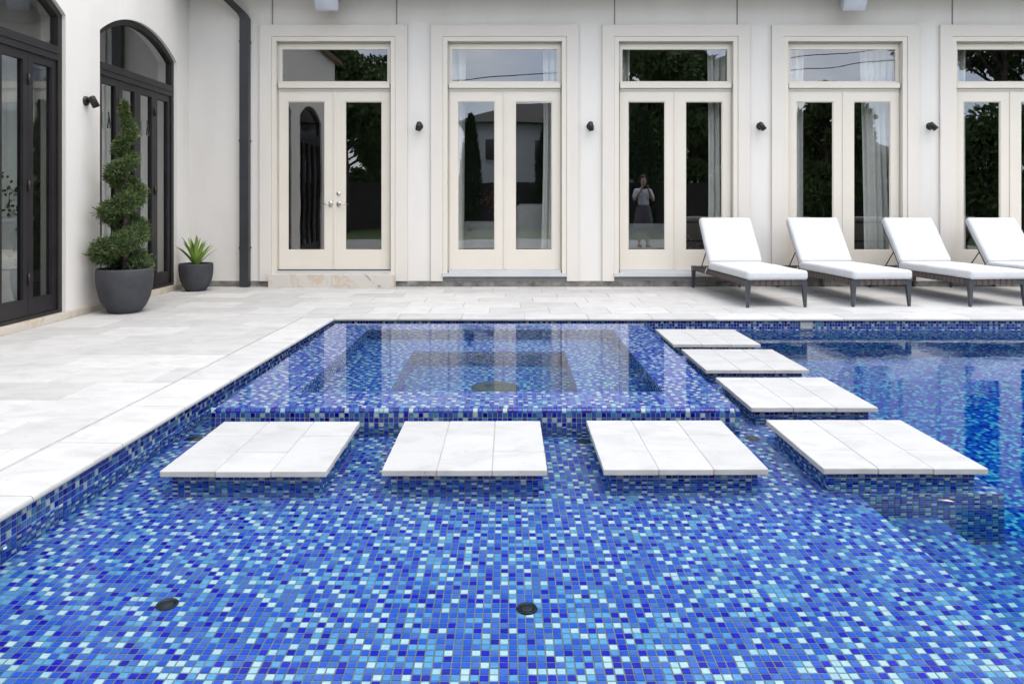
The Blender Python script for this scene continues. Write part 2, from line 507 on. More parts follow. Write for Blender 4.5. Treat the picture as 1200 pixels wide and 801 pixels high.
def make_glass(name, ior, tint):
    m, nt, b = new_mat(name)
    nt.nodes.remove(b)
    out = nt.nodes["Material Output"]
    tr = N(nt, "ShaderNodeBsdfTransparent")
    tr.inputs[0].default_value = (*tint, 1)
    gl = N(nt, "ShaderNodeBsdfGlossy")
    gl.inputs['Roughness'].default_value = 0.0
    fr = N(nt, "ShaderNodeFresnel")
    fr.inputs['IOR'].default_value = ior
    mx = N(nt, "ShaderNodeMixShader")
    ge = nt.nodes.new("ShaderNodeNewGeometry")
    front = N(nt, "ShaderNodeMath", operation='SUBTRACT')
    front.inputs[0].default_value = 1.0
    nt.links.new(ge.outputs['Backfacing'], front.inputs[1])
    ml = N(nt, "ShaderNodeMath", operation='MULTIPLY')
    nt.links.new(fr.outputs[0], ml.inputs[0])
    nt.links.new(front.outputs[0], ml.inputs[1])
    nt.links.new(ml.outputs[0], mx.inputs[0])
    nt.links.new(tr.outputs[0], mx.inputs[1])
    nt.links.new(gl.outputs[0], mx.inputs[2])
    n = N(nt, "ShaderNodeTexNoise", Scale=1.4, Detail=1.0)
    nt.links.new(world_pos(nt), n.inputs['Vector'])
    bp = N(nt, "ShaderNodeBump", Strength=0.06, Distance=0.02)
    nt.links.new(n.outputs['Fac'], bp.inputs['Height'])
    nt.links.new(bp.outputs[0], gl.inputs['Normal'])
    nt.links.new(mx.outputs[0], out.inputs['Surface'])
    return m
M['glass'] = make_glass("window_glass", 2.75, (0.97, 0.98, 0.97))
M['glass_wing'] = make_glass("folding_door_glass", 2.7, (0.86, 0.88, 0.87))

def make_emit(name, col, s):
    m, nt, b = new_mat(name)
    b.inputs['Base Color'].default_value = (*col, 1)
    b.inputs['Emission Color'].default_value = (*col, 1)
    b.inputs['Emission Strength'].default_value = s
    n = N(nt, "ShaderNodeTexNoise", Scale=30)
    r = ramp(nt, [(0.3, col), (0.7, tuple(min(1, c * 1.15) for c in col))])
    nt.links.new(n.outputs['Fac'], r.inputs[0])
    nt.links.new(r.outputs[0], b.inputs['Emission Color'])
    return m
M['led'] = make_emit("pool_led", (0.12, 0.25, 1.0), 3.0)

# ------------------------------------------------------------------ mesh helpers
class MB:
    """collects faces and links them as one mesh object"""
    def __init__(self):
        self.v, self.f, self.s = [], [], []
    def add(self, vs, fs, smooth=False):
        o = len(self.v)
        self.v += [tuple(v) for v in vs]
        self.f += [tuple(i + o for i in f) for f in fs]
        self.s += [smooth] * len(fs)
        return self
    def box(self, x0, x1, y0, y1, z0, z1):
        vs = [(x0, y0, z0), (x1, y0, z0), (x1, y1, z0), (x0, y1, z0), (x0, y0, z1), (x1, y0, z1), (x1, y1, z1), (x0, y1, z1)]
        return self.add(vs, [(3, 2, 1, 0), (4, 5, 6, 7), (0, 1, 5, 4), (1, 2, 6, 5), (2, 3, 7, 6), (3, 0, 4, 7)])
    def rbox(self, x0, x1, y0, y1, z0, z1, r, seg=3, mat=None):
        bm = bmesh.new()
        bmesh.ops.create_cube(bm, size=1)
        for v in bm.verts:
            v.co = ((x0 + x1) / 2 + v.co.x * (x1 - x0), (y0 + y1) / 2 + v.co.y * (y1 - y0), (z0 + z1) / 2 + v.co.z * (z1 - z0))
        bmesh.ops.bevel(bm, geom=bm.edges[:], offset=r, segments=seg, profile=0.5, affect='EDGES')
        if mat is not None:
            bm.transform(mat)
        bm.verts.index_update()
        self.add([v.co[:] for v in bm.verts], [[v.index for v in f.verts] for f in bm.faces], True)
        bm.free()
        return self
    def prism(self, quad, z0, z1, bev=0.0):
        n = len(quad)
        if bev:
            cx = sum(p[0] for p in quad) / n
            cy_ = sum(p[1] for p in quad) / n
            top = []
            for i, p in enumerate(quad):
                a = Vector(quad[i - 1]) - Vector(p)
                b = Vector(quad[(i + 1) % n]) - Vector(p)
                d = a.normalized() + b.normalized()
                top.append((p[0] + d.x * bev, p[1] + d.y * bev))
            vs = [(*p, z0) for p in quad] + [(*p, z1 - bev) for p in quad] + [(*p, z1) for p in top]
            fs = [tuple(range(n))[::-1]]
            for i in range(n):
                j = (i + 1) % n
                fs += [(i, j, n + j, n + i), (n + i, n + j, 2 * n + j, 2 * n + i)]
            fs.append(tuple(range(2 * n, 3 * n)))
        else:
            vs = [(*p, z0) for p in quad] + [(*p, z1) for p in quad]
            fs = [tuple(range(n))[::-1], tuple(range(n, 2 * n))]
            for i in range(n):
                j = (i + 1) % n
                fs.append((i, j, n + j, n + i))
        return self.add(vs, fs)
    def tube(self, pts, rads, seg=10, caps=True, smooth=True):
        pts = [Vector(p) for p in pts]
        if not hasattr(rads, '__len__'):
            rads = [rads] * len(pts)
        rings = []
        ref = None
        for i, p in enumerate(pts):
            d = (pts[min(i + 1, len(pts) - 1)] - pts[max(i - 1, 0)]).normalized()
            if ref is None:
                ref = d.orthogonal().normalized()
            ref = (ref - d * ref.dot(d)).normalized()
            b = d.cross(ref)
            rings.append([p + (ref * math.cos(2 * math.pi * k / seg) + b * math.sin(2 * math.pi * k / seg)) * rads[i] for k in range(seg)])
        vs = [v for r in rings for v in r]
        fs = []
        for i in range(len(rings) - 1):
            for k in range(seg):
                k2 = (k + 1) % seg
                fs.append((i * seg + k, i * seg + k2, (i + 1) * seg + k2, (i + 1) * seg + k))
        o = len(self.v)
        self.add(vs, fs, smooth)
        if caps:
            self.f.append(tuple(o + k for k in range(seg))[::-1])
            self.f.append(tuple(o + (len(rings) - 1) * seg + k for k in range(seg)))
            self.s += [False, False]
        return self
    def lathe(self, prof, c=(0, 0, 0), seg=48, axis='z', smooth=True):
        vs, fs = [], []
        n = len(prof)
        for k in range(seg):
            a = 2 * math.pi * k / seg
            for r, h in prof:
                p = (r * math.cos(a), r * math.sin(a), h)
                if axis == 'y':
                    p = (p[0], -p[2], p[1])
                elif axis == 'x':
                    p = (p[2], p[0], p[1])
                vs.append((p[0] + c[0], p[1] + c[1], p[2] + c[2]))
        for k in range(seg):
            k2 = (k + 1) % seg
            for i in range(n - 1):
                fs.append((k * n + i, k2 * n + i, k2 * n + i + 1, k * n + i + 1))
        return self.add(vs, fs, smooth)
    def xform(self, mtx):
        self.v = [tuple(mtx @ Vector(v)) for v in self.v]
        return self
    def mesh(self, name, mat):
        me = bpy.data.meshes.new(name)
        me.from_pydata(self.v, [], self.f)
        me.polygons.foreach_set("use_smooth", self.s)
        me.materials.append(M[mat] if isinstance(mat, str) else mat)
        me.update()
        return me
    def build(self, name, mat, parent=None, normals=True):
        me = self.mesh(name, mat)
        if normals:
            bm = bmesh.new()
            bm.from_mesh(me)
            bmesh.ops.recalc_face_normals(bm, faces=bm.faces[:])
            bm.to_mesh(me)
            bm.free()
        return link(name, me, parent)

def link(name, data, parent=None):
    o = bpy.data.objects.new(name, data)
    COL.objects.link(o)
    if parent is not None:
        o.parent = parent
        o.matrix_parent_inverse = parent_inv(parent)
    return o

def parent_inv(p):
    m = Matrix.LocRotScale(p.location, p.rotation_euler, p.scale)
    q = p.parent
    if q is not None:
        m = Matrix.LocRotScale(q.location, q.rotation_euler, q.scale) @ p.matrix_parent_inverse.inverted_safe().inverted_safe() @ m
    return m.inverted()

def tag(o, label=None, cat=None, group=None, kind=None):
    if label: o['label'] = label
    if cat: o['category'] = cat
    if group: o['group'] = group
    if kind: o['kind'] = kind
    return o

def thing(name, loc, label, cat, group=None, rz=0.0):
    o = bpy.data.objects.new(name, None)
    o.empty_display_size = 0.2
    COL.objects.link(o)
    o.location = loc
    o.rotation_euler = (0, 0, rz)
    return tag(o, label, cat, group)

def lpart(name, mb, mat, parent, sub=False):
    """a part whose mesh is written in its thing's own (local) frame"""
    me = mb.mesh(name, mat)
    bm = bmesh.new(); bm.from_mesh(me)
    bmesh.ops.recalc_face_normals(bm, faces=bm.faces[:])
    bm.to_mesh(me); bm.free()
    o = bpy.data.objects.new(name, me)
    COL.objects.link(o)
    o.parent = parent
    return o

def copy_tree(o, parent=None):
    c = o.copy()
    COL.objects.link(c)
    if parent is not None:
        c.parent = parent
        c.matrix_parent_inverse = o.matrix_parent_inverse.copy()
    for ch in [k for k in o.children]:
        copy_tree(ch, c)
    return c

# ------------------------------------------------------------------ mosaic tile fields
T_IN, T_BEV, T_UP = 0.0014, 0.0013, 0.0021      # half joint, edge round, how proud of the grout
def pick_tints(I, J):
    last = {}
    out = np.empty(len(I))
    rnd = rng.random((len(I), 4))
    def cls(t):
        return 0 if t < 0.20 else (2 if t > 0.78 else 1)
    for q in range(len(I)):
        i, j = int(I[q]), int(J[q])
        near = (last.get((i - 1, j)), last.get((i, j - 1)), last.get((i - 1, j - 1)))
        t = rnd[q, 0]
        for a in range(1, 4):
            c = cls(t)
            if c == 1 or c not in near:
                break
            t = rnd[q, a]
        last[(i, j)] = cls(t)
        out[q] = t
    return out
def tile_field(origin, eu, ev, nu, nv, skip=None, crop=None):
    """arrays of bevelled tiles laid on a plane; origin on the grout plane, en = eu x ev points outward"""
    eu = np.array(eu, float); ev = np.array(ev, float)
    en = np.cross(eu, ev); en /= np.linalg.norm(en)
    I, J = np.meshgrid(np.arange(nu), np.arange(nv), indexing='ij')
    I = I.ravel(); J = J.ravel()
    if skip is not None:
        k = ~skip(I, J)
        I, J = I[k], J[k]
    n = len(I)
    base = np.array(origin)[None] + (I * TP)[:, None] * eu[None] + (J * TP)[:, None] * ev[None]
    a, b = T_IN, TP - T_IN
    c, d = T_IN + T_BEV, TP - T_IN - T_BEV
    loc = [(a, a, 0), (b, a, 0), (b, b, 0), (a, b, 0), (a, a, 1), (b, a, 1), (b, b, 1), (a, b, 1)]
    corners = [(a, a), (b, a), (b, b), (a, b)]
    tops = [(c, c), (d, c), (d, d), (c, d)]
    # slight unevenness: every tile leans a little
    tilt_u = rng.normal(0, 0.007, n); tilt_v = rng.normal(0, 0.007, n); up = rng.normal(T_UP, 0.0002, n)
    V = np.zeros((n, 8, 3))
    for k, (u, v) in enumerate(corners):
        V[:, k] = base + u * eu + v * ev - 0.001 * en
    for k, (u, v) in enumerate(tops):
        h = up + tilt_u * (u - TP / 2) + tilt_v * (v - TP / 2)
        V[:, 4 + k] = base + u * eu + v * ev + h[:, None] * en[None]
    quads = np.array([(4, 5, 6, 7), (0, 1, 5, 4), (1, 2, 6, 5), (2, 3, 7, 6), (3, 0, 4, 7)])
    F = (np.arange(n) * 8)[:, None, None] + quads[None]
    return V.reshape(-1, 3), F.reshape(-1, 4), np.repeat(pick_tints(I, J), 5)

def build_tiles(name, fields, parent, kind='stuff', dry_shade_above=None):
    Vs, Fs, Ts, o = [], [], [], 0
    for V, F, T in fields:
        Vs.append(V); Fs.append(F + o); Ts.append(T); o += len(V)
    V = np.concatenate(Vs); F = np.concatenate(Fs); T = np.concatenate(Ts)
    me = bpy.data.meshes.new(name)
    me.vertices.add(len(V)); me.vertices.foreach_set("co", V.ravel().astype(np.float32))
    me.loops.add(F.size); me.loops.foreach_set("vertex_index", F.ravel().astype(np.int32))
    me.polygons.add(len(F))
    me.polygons.foreach_set("loop_start", (np.arange(len(F)) * 4).astype(np.int32))
    at = me.attributes.new("tint", 'FLOAT', 'FACE')
    at.data.foreach_set("value", T.astype(np.float32))
    if dry_shade_above is not None:
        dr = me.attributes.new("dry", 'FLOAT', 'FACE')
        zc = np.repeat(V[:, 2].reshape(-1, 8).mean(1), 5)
        dr.data.foreach_set("value", (zc > dry_shade_above).astype(np.float32))  # above the waterline: dry tone with shade painted into it
    me.materials.append(M['tile'])
    me.update(calc_edges=True)
    me.shade_flat()
    ob = link(name, me, parent)
    if kind: ob['kind'] = kind
    return ob

# ================================================================== SETTING: ground, deck, pool
g = MB()
g.box(-600, 600, -600, -3.0, -0.6, -0.04)
g.box(-600, 600, 17.0, 700, -0.6, -0.04)
g.box(-600, -11.0, -3.0, 17.0, -0.6, -0.04)
g.box(12.0, 600, -3.0, 17.0, -0.6, -0.04)
lawn = tag(g.build("lawn", 'lawn'), kind='structure')

# deck bed (the sand the pavers lie on) round the pool
d = MB()
bedz = -0.006
d.prism([(-11, -3), (x_edge(-3) - 0.02, -3), (x_edge(Y_FAR) - 0.02, Y_FAR + 0.02), (-11, Y_FAR + 0.02)], -0.08, bedz)
d.box(-11, 12, Y_FAR + 0.02, 17, -0.08, bedz)
d.box(X_RIGHT + 0.02, 12, -3, Y_FAR + 0.02, -0.08, bedz)
d.prism([(x_edge(-3) - 0.02, -3), (X_RIGHT + 0.02, -3), (X_RIGHT + 0.02, Y_NEAR - 0.02), (x_edge(Y_NEAR) - 0.02, Y_NEAR - 0.02)], -0.08, bedz)
deck = tag(d.build("deck", 'joint'), kind='structure')

def paver(quad, parent, z1=0.0, mat='travertine', th=0.03, bev=0.003):
    dz = random.uniform(-0.0012, 0.0)
    m = MB().prism(quad, z1 - th, z1 + dz, bev)
    return m.build("paver", mat, parent)

COPE = 0.305
JT = 0.0022
def run_of(y0, y1, x0f, x1f, length, off, parent):
    """one row of pavers between y0..y1 with slanted ends x0f(y), x1f(y)"""
    xs = min(x0f(y0), x0f(y1)); xe = max(x1f(y0), x1f(y1))
    cuts = [xs]
    x = xs + off
    while x < xe - 0.12:
        if x > xs + 0.12:
            cuts.append(x)
        x += length
    for i, c in enumerate(cuts):
        last = i == len(cuts) - 1
        first = i == 0
        a0 = x0f(y0) if first else c
        a1 = x0f(y1) if first else c
        b0 = x1f(y0) if last else cuts[i + 1]
        b1 = x1f(y1) if last else cuts[i + 1]
        paver([(a0 + JT, y0 + JT), (b0 - JT, y0 + JT), (b1 - JT, y1 - JT), (a1 + JT, y1 - JT)], parent)

# pavers left of the pool, from behind the camera edge to the far coping line
rowd = 0.406
y = Y_FAR + COPE
k = 0
while y > 2.0:
    y0 = y - rowd
    run_of(y0, y, lambda q: X_WING + 0.03, lambda q: x_edge(min(q, Y_FAR)) - COPE if q <= Y_FAR + 0.5 else 0, 0.61, [0.31, 0.55, 0.14, 0.44][k % 4], deck)
    y = y0
    k += 1
y_near_pav = y
# pavers between the far coping and the house
y = Y_FAR + COPE
while y < Y_WALL - 0.1:
    y1 = min(y + rowd, Y_WALL - 0.012)
    run_of(y, y1, lambda q: X_WING + 0.03, lambda q: X_RIGHT + 1.5, 0.61, [0.2, 0.5, 0.34, 0.05][k % 4], deck)
    y = y1
    k += 1

# bullnosed coping slabs
def coping_profile_slab(length):
    """local: runs along +x, nose towards -y, top z=0"""
    th = 0.028
    r = 0.011
    prof = [(COPE - JT, -th), (0.004 + r * 0.4, -th)]
    for a in range(0, 7):
        t = -math.pi / 2 - math.pi * a / 12 * 1.0
        prof.append((r - 0.0 + r * math.cos(t), -th + r + r * math.sin(t)) if a < 4 else None) if False else None
    prof = [(COPE - JT, -th), (0.006, -th), (0.0015, -th + 0.004), (0.0, -th + 0.010), (0.001, -0.010), (0.004, -0.004), (0.010, -0.0005), (0.016, 0.0), (COPE - JT, 0.0)]
    n = len(prof)
    vs = [(JT, p, z) for p, z in prof] + [(length - JT, p, z) for p, z in prof]
    fs = [tuple(range(n)), tuple(range(n, 2 * n))[::-1]] + [(i, (i + 1) % n, n + (i + 1) % n, n + i) for i in range(n)]
    return MB().add(vs, fs)
OVER = 0.022
L = 0.61
# far edge
x = x_edge(Y_FAR) + OVER
xlim = X_RIGHT
while x < xlim:
    ln = min(L, xlim - x)
    c = coping_profile_slab(ln)
    c.xform(Matrix.Translation((x, Y_FAR - OVER, random.uniform(-0.001, 0))))
    c.build("coping_stone", 'travertine', deck)
    x += L
# corner slab
paver([(x_edge(Y_FAR) - COPE + JT, Y_FAR - OVER + JT), (x_edge(Y_FAR) + OVER - JT, Y_FAR - OVER + JT), (x_edge(Y_FAR) + OVER - JT, Y_FAR + COPE - OVER), (x_edge(Y_FAR) - COPE + JT, Y_FAR + COPE - OVER)], deck, th=0.028)
# left edge, slightly turned
dirv = Vector((x_edge(0) - x_edge(1), -1, 0)).normalized()
pos = Vector((x_edge(Y_FAR) + OVER, Y_FAR - OVER, 0))
while pos.y > 0.2:
    c = coping_profile_slab(L)
    ang = math.atan2(dirv.y, dirv.x)
    # nose must face the water (+x): the slab runs along dirv with its body on the left side
    c.xform(Matrix.Translation(pos) @ Matrix.Rotation(ang, 4, 'Z') @ Matrix.Scale(-1, 4, (0, 1, 0)))
    c.build("coping_stone", 'travertine', deck)
    pos = pos + dirv * L
# coping beside the near and right edges (outside the frame)
m = MB()
m.box(x_edge(Y_NEAR), X_RIGHT, Y_NEAR - COPE, Y_NEAR + OVER, -0.028, 0.0)
m.box(X_RIGHT - OVER, X_RIGHT + COPE, Y_NEAR + OVER, Y_FAR + 0.2, -0.028, 0.0)
m.build("coping_run", 'travertine', deck)

# ------------------------------------------------------------------ pool basin
PEN_X, PEN_Y = 1.54 + 24 * TP, 3.235          # peninsula that carries the right hand row of stones
SHELF_X = 1.54
T1_X, T2_X = 1.54 + 13 * TP, 1.54 + 34 * TP
Z_T1, Z_T2, Z_DEEP = Z_WATER - 0.45, Z_WATER - 0.75, Z_WATER - 1.35
GP = 0.0022                         # grout plane sits this far under the tile faces
p = MB()
p.box(-2.2, SHELF_X, Y_NEAR - 0.2, PEN_Y, -1.7, Z_SHELF - GP)
for bx in ((-2.2, PEN_X, PEN_Y, 4.2), (-2.2, PEN_X, 6.62, Y_FAR + 0.2), (-2.2, -1.40, 4.2, 6.62), (1.05, PEN_X, 4.2, 6.62)):
    p.box(*bx, -1.7, Z_SHELF - GP)
p.box(SHELF_X, T1_X, Y_NEAR - 0.2, PEN_Y, -1.7, Z_T1 - GP)
p.box(T1_X, T2_X, Y_NEAR - 0.2, PEN_Y, -1.7, Z_T2 - GP)
# left wall block
ww = 0.25
p.prism([(x_edge(0.5) - ww, 0.5), (x_edge(0.5), 0.5), (x_edge(Y_FAR), Y_FAR), (x_edge(Y_FAR) - ww, Y_FAR)], Z_SHELF - GP, -0.029)
basin = tag(p.build("pool_basin", 'grout'), kind='structure')
fl = MB()
fl.box(T2_X, X_RIGHT + 0.2, Y_NEAR - 0.2, PEN_Y, -1.7, Z_DEEP)
fl.box(PEN_X, X_RIGHT + 0.2, PEN_Y, Y_FAR + 0.2, -1.7, Z_DEEP)
fl.box(-2.2, X_RIGHT + 0.2, Y_NEAR - 0.2, Y_NEAR, Z_SHELF + 0.001, -0.029)      # near wall
fl.box(T2_X + 0.001, X_RIGHT + 0.2, Y_NEAR - 0.2, Y_NEAR, Z_DEEP, Z_SHELF)
fl.box(X_RIGHT, X_RIGHT + 0.2, Y_NEAR, Y_FAR, Z_DEEP, -0.029)                  # right wall
fl.box(-2.2, X_RIGHT + 0.2, Y_FAR, Y_FAR + 0.2, Z_DEEP, -0.40)                  # lower far wall
fl.build("deep_lining", 'tile_flat', basin)
wl_ = MB()
wl_.box(-1.95, X_RIGHT + 0.2, Y_FAR + GP, Y_FAR + 0.2, -0.40, -0.029)
wl_.build("wall_lining", 'grout', basin)

fields = []
x0 = -1.92
nu = int((SHELF_X - x0) / TP)
x0 = SHELF_X - nu * TP
ny0, ny1 = Y_NEAR, Y_FAR
nv = int((PEN_Y - Y_NEAR) / TP)
yb = PEN_Y - nv * TP
SPA = dict(x0=-1.61, x1=1.265, y0=4.005, y1=6.799)
STONE_S = 0.722
ROW_A = [(-1.508, 3.172), (-0.551, 3.183), (0.415, 3.195)]
ROW_B = [(1.377, 3.205), (1.377, 4.160), (1.372, 5.100), (1.352, 6.022)]
PED_IN = 0.037
# nearest rows visible at the bottom of the picture become single tiles
ROWS_SINGLE = []
j_first = int(math.ceil((2.015 - yb) / TP))
single = set()
for j in range(j_first, j_first + 6):
    yy = yb + (j + 0.5) * TP
    half = yy * 0.70 - 0.03
    for i in range(nu):
        xx = x0 + (i + 0.5) * TP
        if abs(xx) < half and len(single) < 300:
            single.add((i, j))
sing = np.zeros((nu, nv), bool)
for i, j in single:
    sing[i, j] = True
fields.append(tile_field((x0, yb, Z_SHELF - GP), (1, 0, 0), (0, 1, 0), nu, nv, skip=lambda I, J: sing[I, J]))
nv2 = int((Y_FAR - PEN_Y) / TP)
nu2 = int((PEN_X - x0) / TP)
def skip2(I, J):
    X = x0 + (I + .5) * TP; Y = PEN_Y + (J + .5) * TP
    s = (X > SPA['x0'] + .1) & (X < SPA['x1'] - .1) & (Y > SPA['y0'] + .1) & (Y < SPA['y1'] - .1)
    return s
fields.append(tile_field((x0, PEN_Y, Z_SHELF - GP), (1, 0, 0), (0, 1, 0), nu2, nv2, skip=skip2))
# steps beside the shelf
fields.append(tile_field((SHELF_X, yb, Z_T1 - GP), (1, 0, 0), (0, 1, 0), 13, nv))
fields.append(tile_field((T1_X, yb, Z_T2 - GP), (1, 0, 0), (0, 1, 0), 21, nv))
# peninsula front face
nz = math.ceil((Z_SHELF - Z_T2) / TP)
fields.append(tile_field((SHELF_X, PEN_Y, Z_SHELF - GP - nz * TP), (1, 0, 0), (0, 0, 1), 24, nz))
tiles_floor = build_tiles("tile", fields, basin)
# far wall band
nzf = int((0.40 - 0.03) / TP)
fields = [tile_field((-1.72, Y_FAR + GP, -0.031 - nzf * TP), (1, 0, 0), (0, 0, 1), int((X_RIGHT + 1.72) / TP), nzf)]
# left wall (facing +x), laid along the turned edge
nzl = int((-0.031 - Z_SHELF) / TP) + 1
ed = np.array([-dirv.x, -dirv.y, 0])
st = np.array([x_edge(1.0), 1.0, -0.031 - nzl * TP])
nn = np.array([ed[1], -ed[0], 0])
fields.append(tile_field(st, ed, (0, 0, 1), int((Y_FAR - 1.0) / TP), nzl))
build_tiles("wall_tile", fields, basin, dry_shade_above=Z_WATER)
# single tiles
variants = []
for k in range(8):
    V, F, T = tile_field((-TP / 2, -TP / 2, 0), (1, 0, 0), (0, 1, 0), 1, 1)
    me = bpy.data.meshes.new("tile")
    me.from_pydata([tuple(v) for v in V], [], [tuple(int(i) for i in f) for f in F])
    me.materials.append(M['tile_single'])
    variants.append(me)
for n, (i, j) in enumerate(sorted(single)):
    o = bpy.data.objects.new("tile", variants[n % 8])
    COL.objects.link(o)
    o.parent = basin
    o.location = (x0 + (i + 0.5) * TP, yb + (j + 0.5) * TP, Z_SHELF - GP)

# ------------------------------------------------------------------ spa
S = SPA
OP = dict(x0=-1.239, x1=0.921, y0=4.349, y1=6.482)
FW = dict(x0=-0.780, x1=0.462, y0=4.808, y1=5.996)
Z_BENCH, Z_FOOT = Z_SPA - 0.435, Z_SPA - 0.90
spa = thing("spa", (-0.17, 4.005, Z_SHELF), "raised square blue mosaic spa brimming with water behind the front stepping stones", "spa")
b = MB()
zt = Z_SPA - 0.006 - GP
NOSE = 0.020
zf = zt - NOSE
e = GP
# four wall blocks (butted), nose edge left free for the rounded tiles
b.box(S['x0'] + e, S['x1'] - e, S['y0'] + e, OP['y0'], -1.1, zf)
b.box(S['x0'] + e, S['x1'] - e, OP['y1'], S['y1'] - e, -1.1, zf)
b.box(S['x0'] + e, OP['x0'], OP['y0'], OP['y1'], -1.1, zf)
b.box(OP['x1'], S['x1'] - e, OP['y0'], OP['y1'], -1.1, zf)
# top layer, inset by the nose
b.box(S['x0'] + e + NOSE, S['x1'] - e - NOSE, S['y0'] + e + NOSE, OP['y0'], zf, zt)
b.box(S['x0'] + e + NOSE, S['x1'] - e - NOSE, OP['y1'], S['y1'] - e - NOSE, zf, zt)
b.box(S['x0'] + e + NOSE, OP['x0'], OP['y0'], OP['y1'], zf, zt)
b.box(OP['x1'], S['x1'] - e - NOSE, OP['y0'], OP['y1'], zf, zt)
# bench ring and foot well floor
b.box(OP['x0'], OP['x1'], OP['y0'], FW['y0'], -1.1, Z_BENCH - GP)
b.box(OP['x0'], OP['x1'], FW['y1'], OP['y1'], -1.1, Z_BENCH - GP)
b.box(OP['x0'], FW['x0'], FW['y0'], FW['y1'], -1.1, Z_BENCH - GP)
b.box(FW['x1'], OP['x1'], FW['y0'], FW['y1'], -1.1, Z_BENCH - GP)
b.box(FW['x0'], FW['x1'], FW['y0'], FW['y1'], -1.1, Z_FOOT - GP)
b.build("wall", 'grout', spa)
fields = []
nx, ny = round((S['x1'] - S['x0'] - 2 * NOSE) / TP), round((S['y1'] - S['y0'] - 2 * NOSE) / TP)
ox, oy = S['x0'] + NOSE, S['y0'] + NOSE
def in_rect(X, Y, r, pad=0.0):
    return (X > r['x0'] - pad) & (X < r['x1'] + pad) & (Y > r['y0'] - pad) & (Y < r['y1'] + pad)
fields.append(tile_field((ox, oy, zt), (1, 0, 0), (0, 1, 0), nx, ny, skip=lambda I, J: in_rect(ox + (I + .5) * TP, oy + (J + .5) * TP, OP)))
nx, ny = round((OP['x1'] - OP['x0']) / TP), round((OP['y1'] - OP['y0']) / TP)
fields.append(tile_field((OP['x0'], OP['y0'], Z_BENCH - GP), (1, 0, 0), (0, 1, 0), nx, ny, skip=lambda I, J: in_rect(OP['x0'] + (I + .5) * TP, OP['y0'] + (J + .5) * TP, FW)))
fields.append(tile_field((FW['x0'], FW['y0'], Z_FOOT - GP), (1, 0, 0), (0, 1, 0), round((FW['x1'] - FW['x0']) / TP), round((FW['y1'] - FW['y0']) / TP)))
# inner faces: back, left, right (the near faces look away)
def inner(r, ztop, zbot):
    nz = int((ztop - zbot) / TP) + 1
    z0 = ztop - nz * TP
    n_x = round((r['x1'] - r['x0']) / TP); n_y = round((r['y1'] - r['y0']) / TP)
    return [tile_field((r['x0'], r['y1'], z0), (1, 0, 0), (0, 0, 1), n_x, nz),
            tile_field((r['x0'], r['y0'], z0), (0, 1, 0), (0, 0, 1), n_y, nz),
            tile_field((r['x1'], r['y1'], z0), (0, -1, 0), (0, 0, 1), n_y, nz),
            tile_field((r['x1'], r['y0'], z0), (-1, 0, 0), (0, 0, 1), n_x, nz)]
fields += inner(OP, zt, Z_BENCH)
fields += inner(FW, Z_BENCH, Z_FOOT)
build_tiles("basin_tile", fields, spa)
fields = []
nzs = int((zf - Z_SHELF) / TP) + 1
zb = zf - nzs * TP
nxs = math.ceil((S['x1'] - S['x0']) / TP)
nys = math.ceil((S['y1'] - S['y0']) / TP)
fx_s = S['x1'] - nxs * TP
fields.append(tile_field((fx_s, S['y0'] + GP, zb), (1, 0, 0), (0, 0, 1), nxs, nzs))
fields.append(tile_field((S['x1'] - GP, S['y0'], zb), (0, 1, 0), (0, 0, 1), nys, nzs))
fields.append(tile_field((S['x0'] + GP, S['y1'], zb), (0, -1, 0), (0, 0, 1), nys, nzs))
fields.append(tile_field((S['x1'], S['y1'] - GP, zb), (-1, 0, 0), (0, 0, 1), nxs, nzs))
build_tiles("face_tile", fields, spa, dry_shade_above=Z_WATER)
# rounded nosing tiles
def nosing(org, eu, en, n):
    """quarter-round tiles along eu; en = outward horizontal normal"""
    org, eu, en = np.array(org, float), np.array(eu, float), np.array(en, float)
    V, F, T = [], [], []
    seg = 5
    for i in range(n):
        t = rng.random()
        o = len(V)
        a, b_ = i * TP + T_IN, (i + 1) * TP - T_IN
        for u in (a, b_):
            for k in range(seg + 1):
                an = math.pi / 2 * k / seg
                r_ = NOSE + GP
                V.append(org + eu * u + en * (r_ * math.sin(an)) + np.array([0, 0, r_ * math.cos(an)]))
        for u in (a, b_):
            V.append(org + eu * u)
        for k in range(seg):
            F.append((o + k, o + k + 1, o + seg + 1 + k + 1, o + seg + 1 + k)); T.append(t)
        F.append((o, o + seg + 1, o + 2 * seg + 3, o + 2 * seg + 2)); T.append(t)
        for q in range(2):
            for k in range(seg):
                c0 = o + q * (seg + 1)
                F.append((c0 + k, c0 + k + 1, o + 2 * seg + 2 + q, o + 2 * seg + 2 + q)); T.append(t)
    V = np.array(V); F4 = np.array([f if len(set(f)) == 4 else f for f in F])
    return V, F4, np.array(T)
def build_nosing(name, parts_, parent):
    V, F, T, o = [], [], [], 0
    for v, f, t in parts_:
        V += [tuple(x) for x in v]
        for q, tt in zip(f, t):
            q = [int(x) + o for x in q]
            q2 = list(dict.fromkeys(q))
            F.append(tuple(q2)); T.append(tt)
        o += len(v)
    me = bpy.data.meshes.new(name)
    me.from_pydata(V, [], F)
    at = me.attributes.new("tint", 'FLOAT', 'FACE')
    at.data.foreach_set("value", np.array(T, np.float32))
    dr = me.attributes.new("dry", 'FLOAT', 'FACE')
    dr.data.foreach_set("value", np.ones(len(T), np.float32))  # whole rim takes the dry tone and its painted shade
    me.materials.append(M['tile'])
    bm = bmesh.new(); bm.from_mesh(me); bmesh.ops.recalc_face_normals(bm, faces=bm.faces[:]); bm.to_mesh(me); bm.free()
    ob = link(name, me, parent); ob['kind'] = 'stuff'
    return ob
zn = zt - NOSE
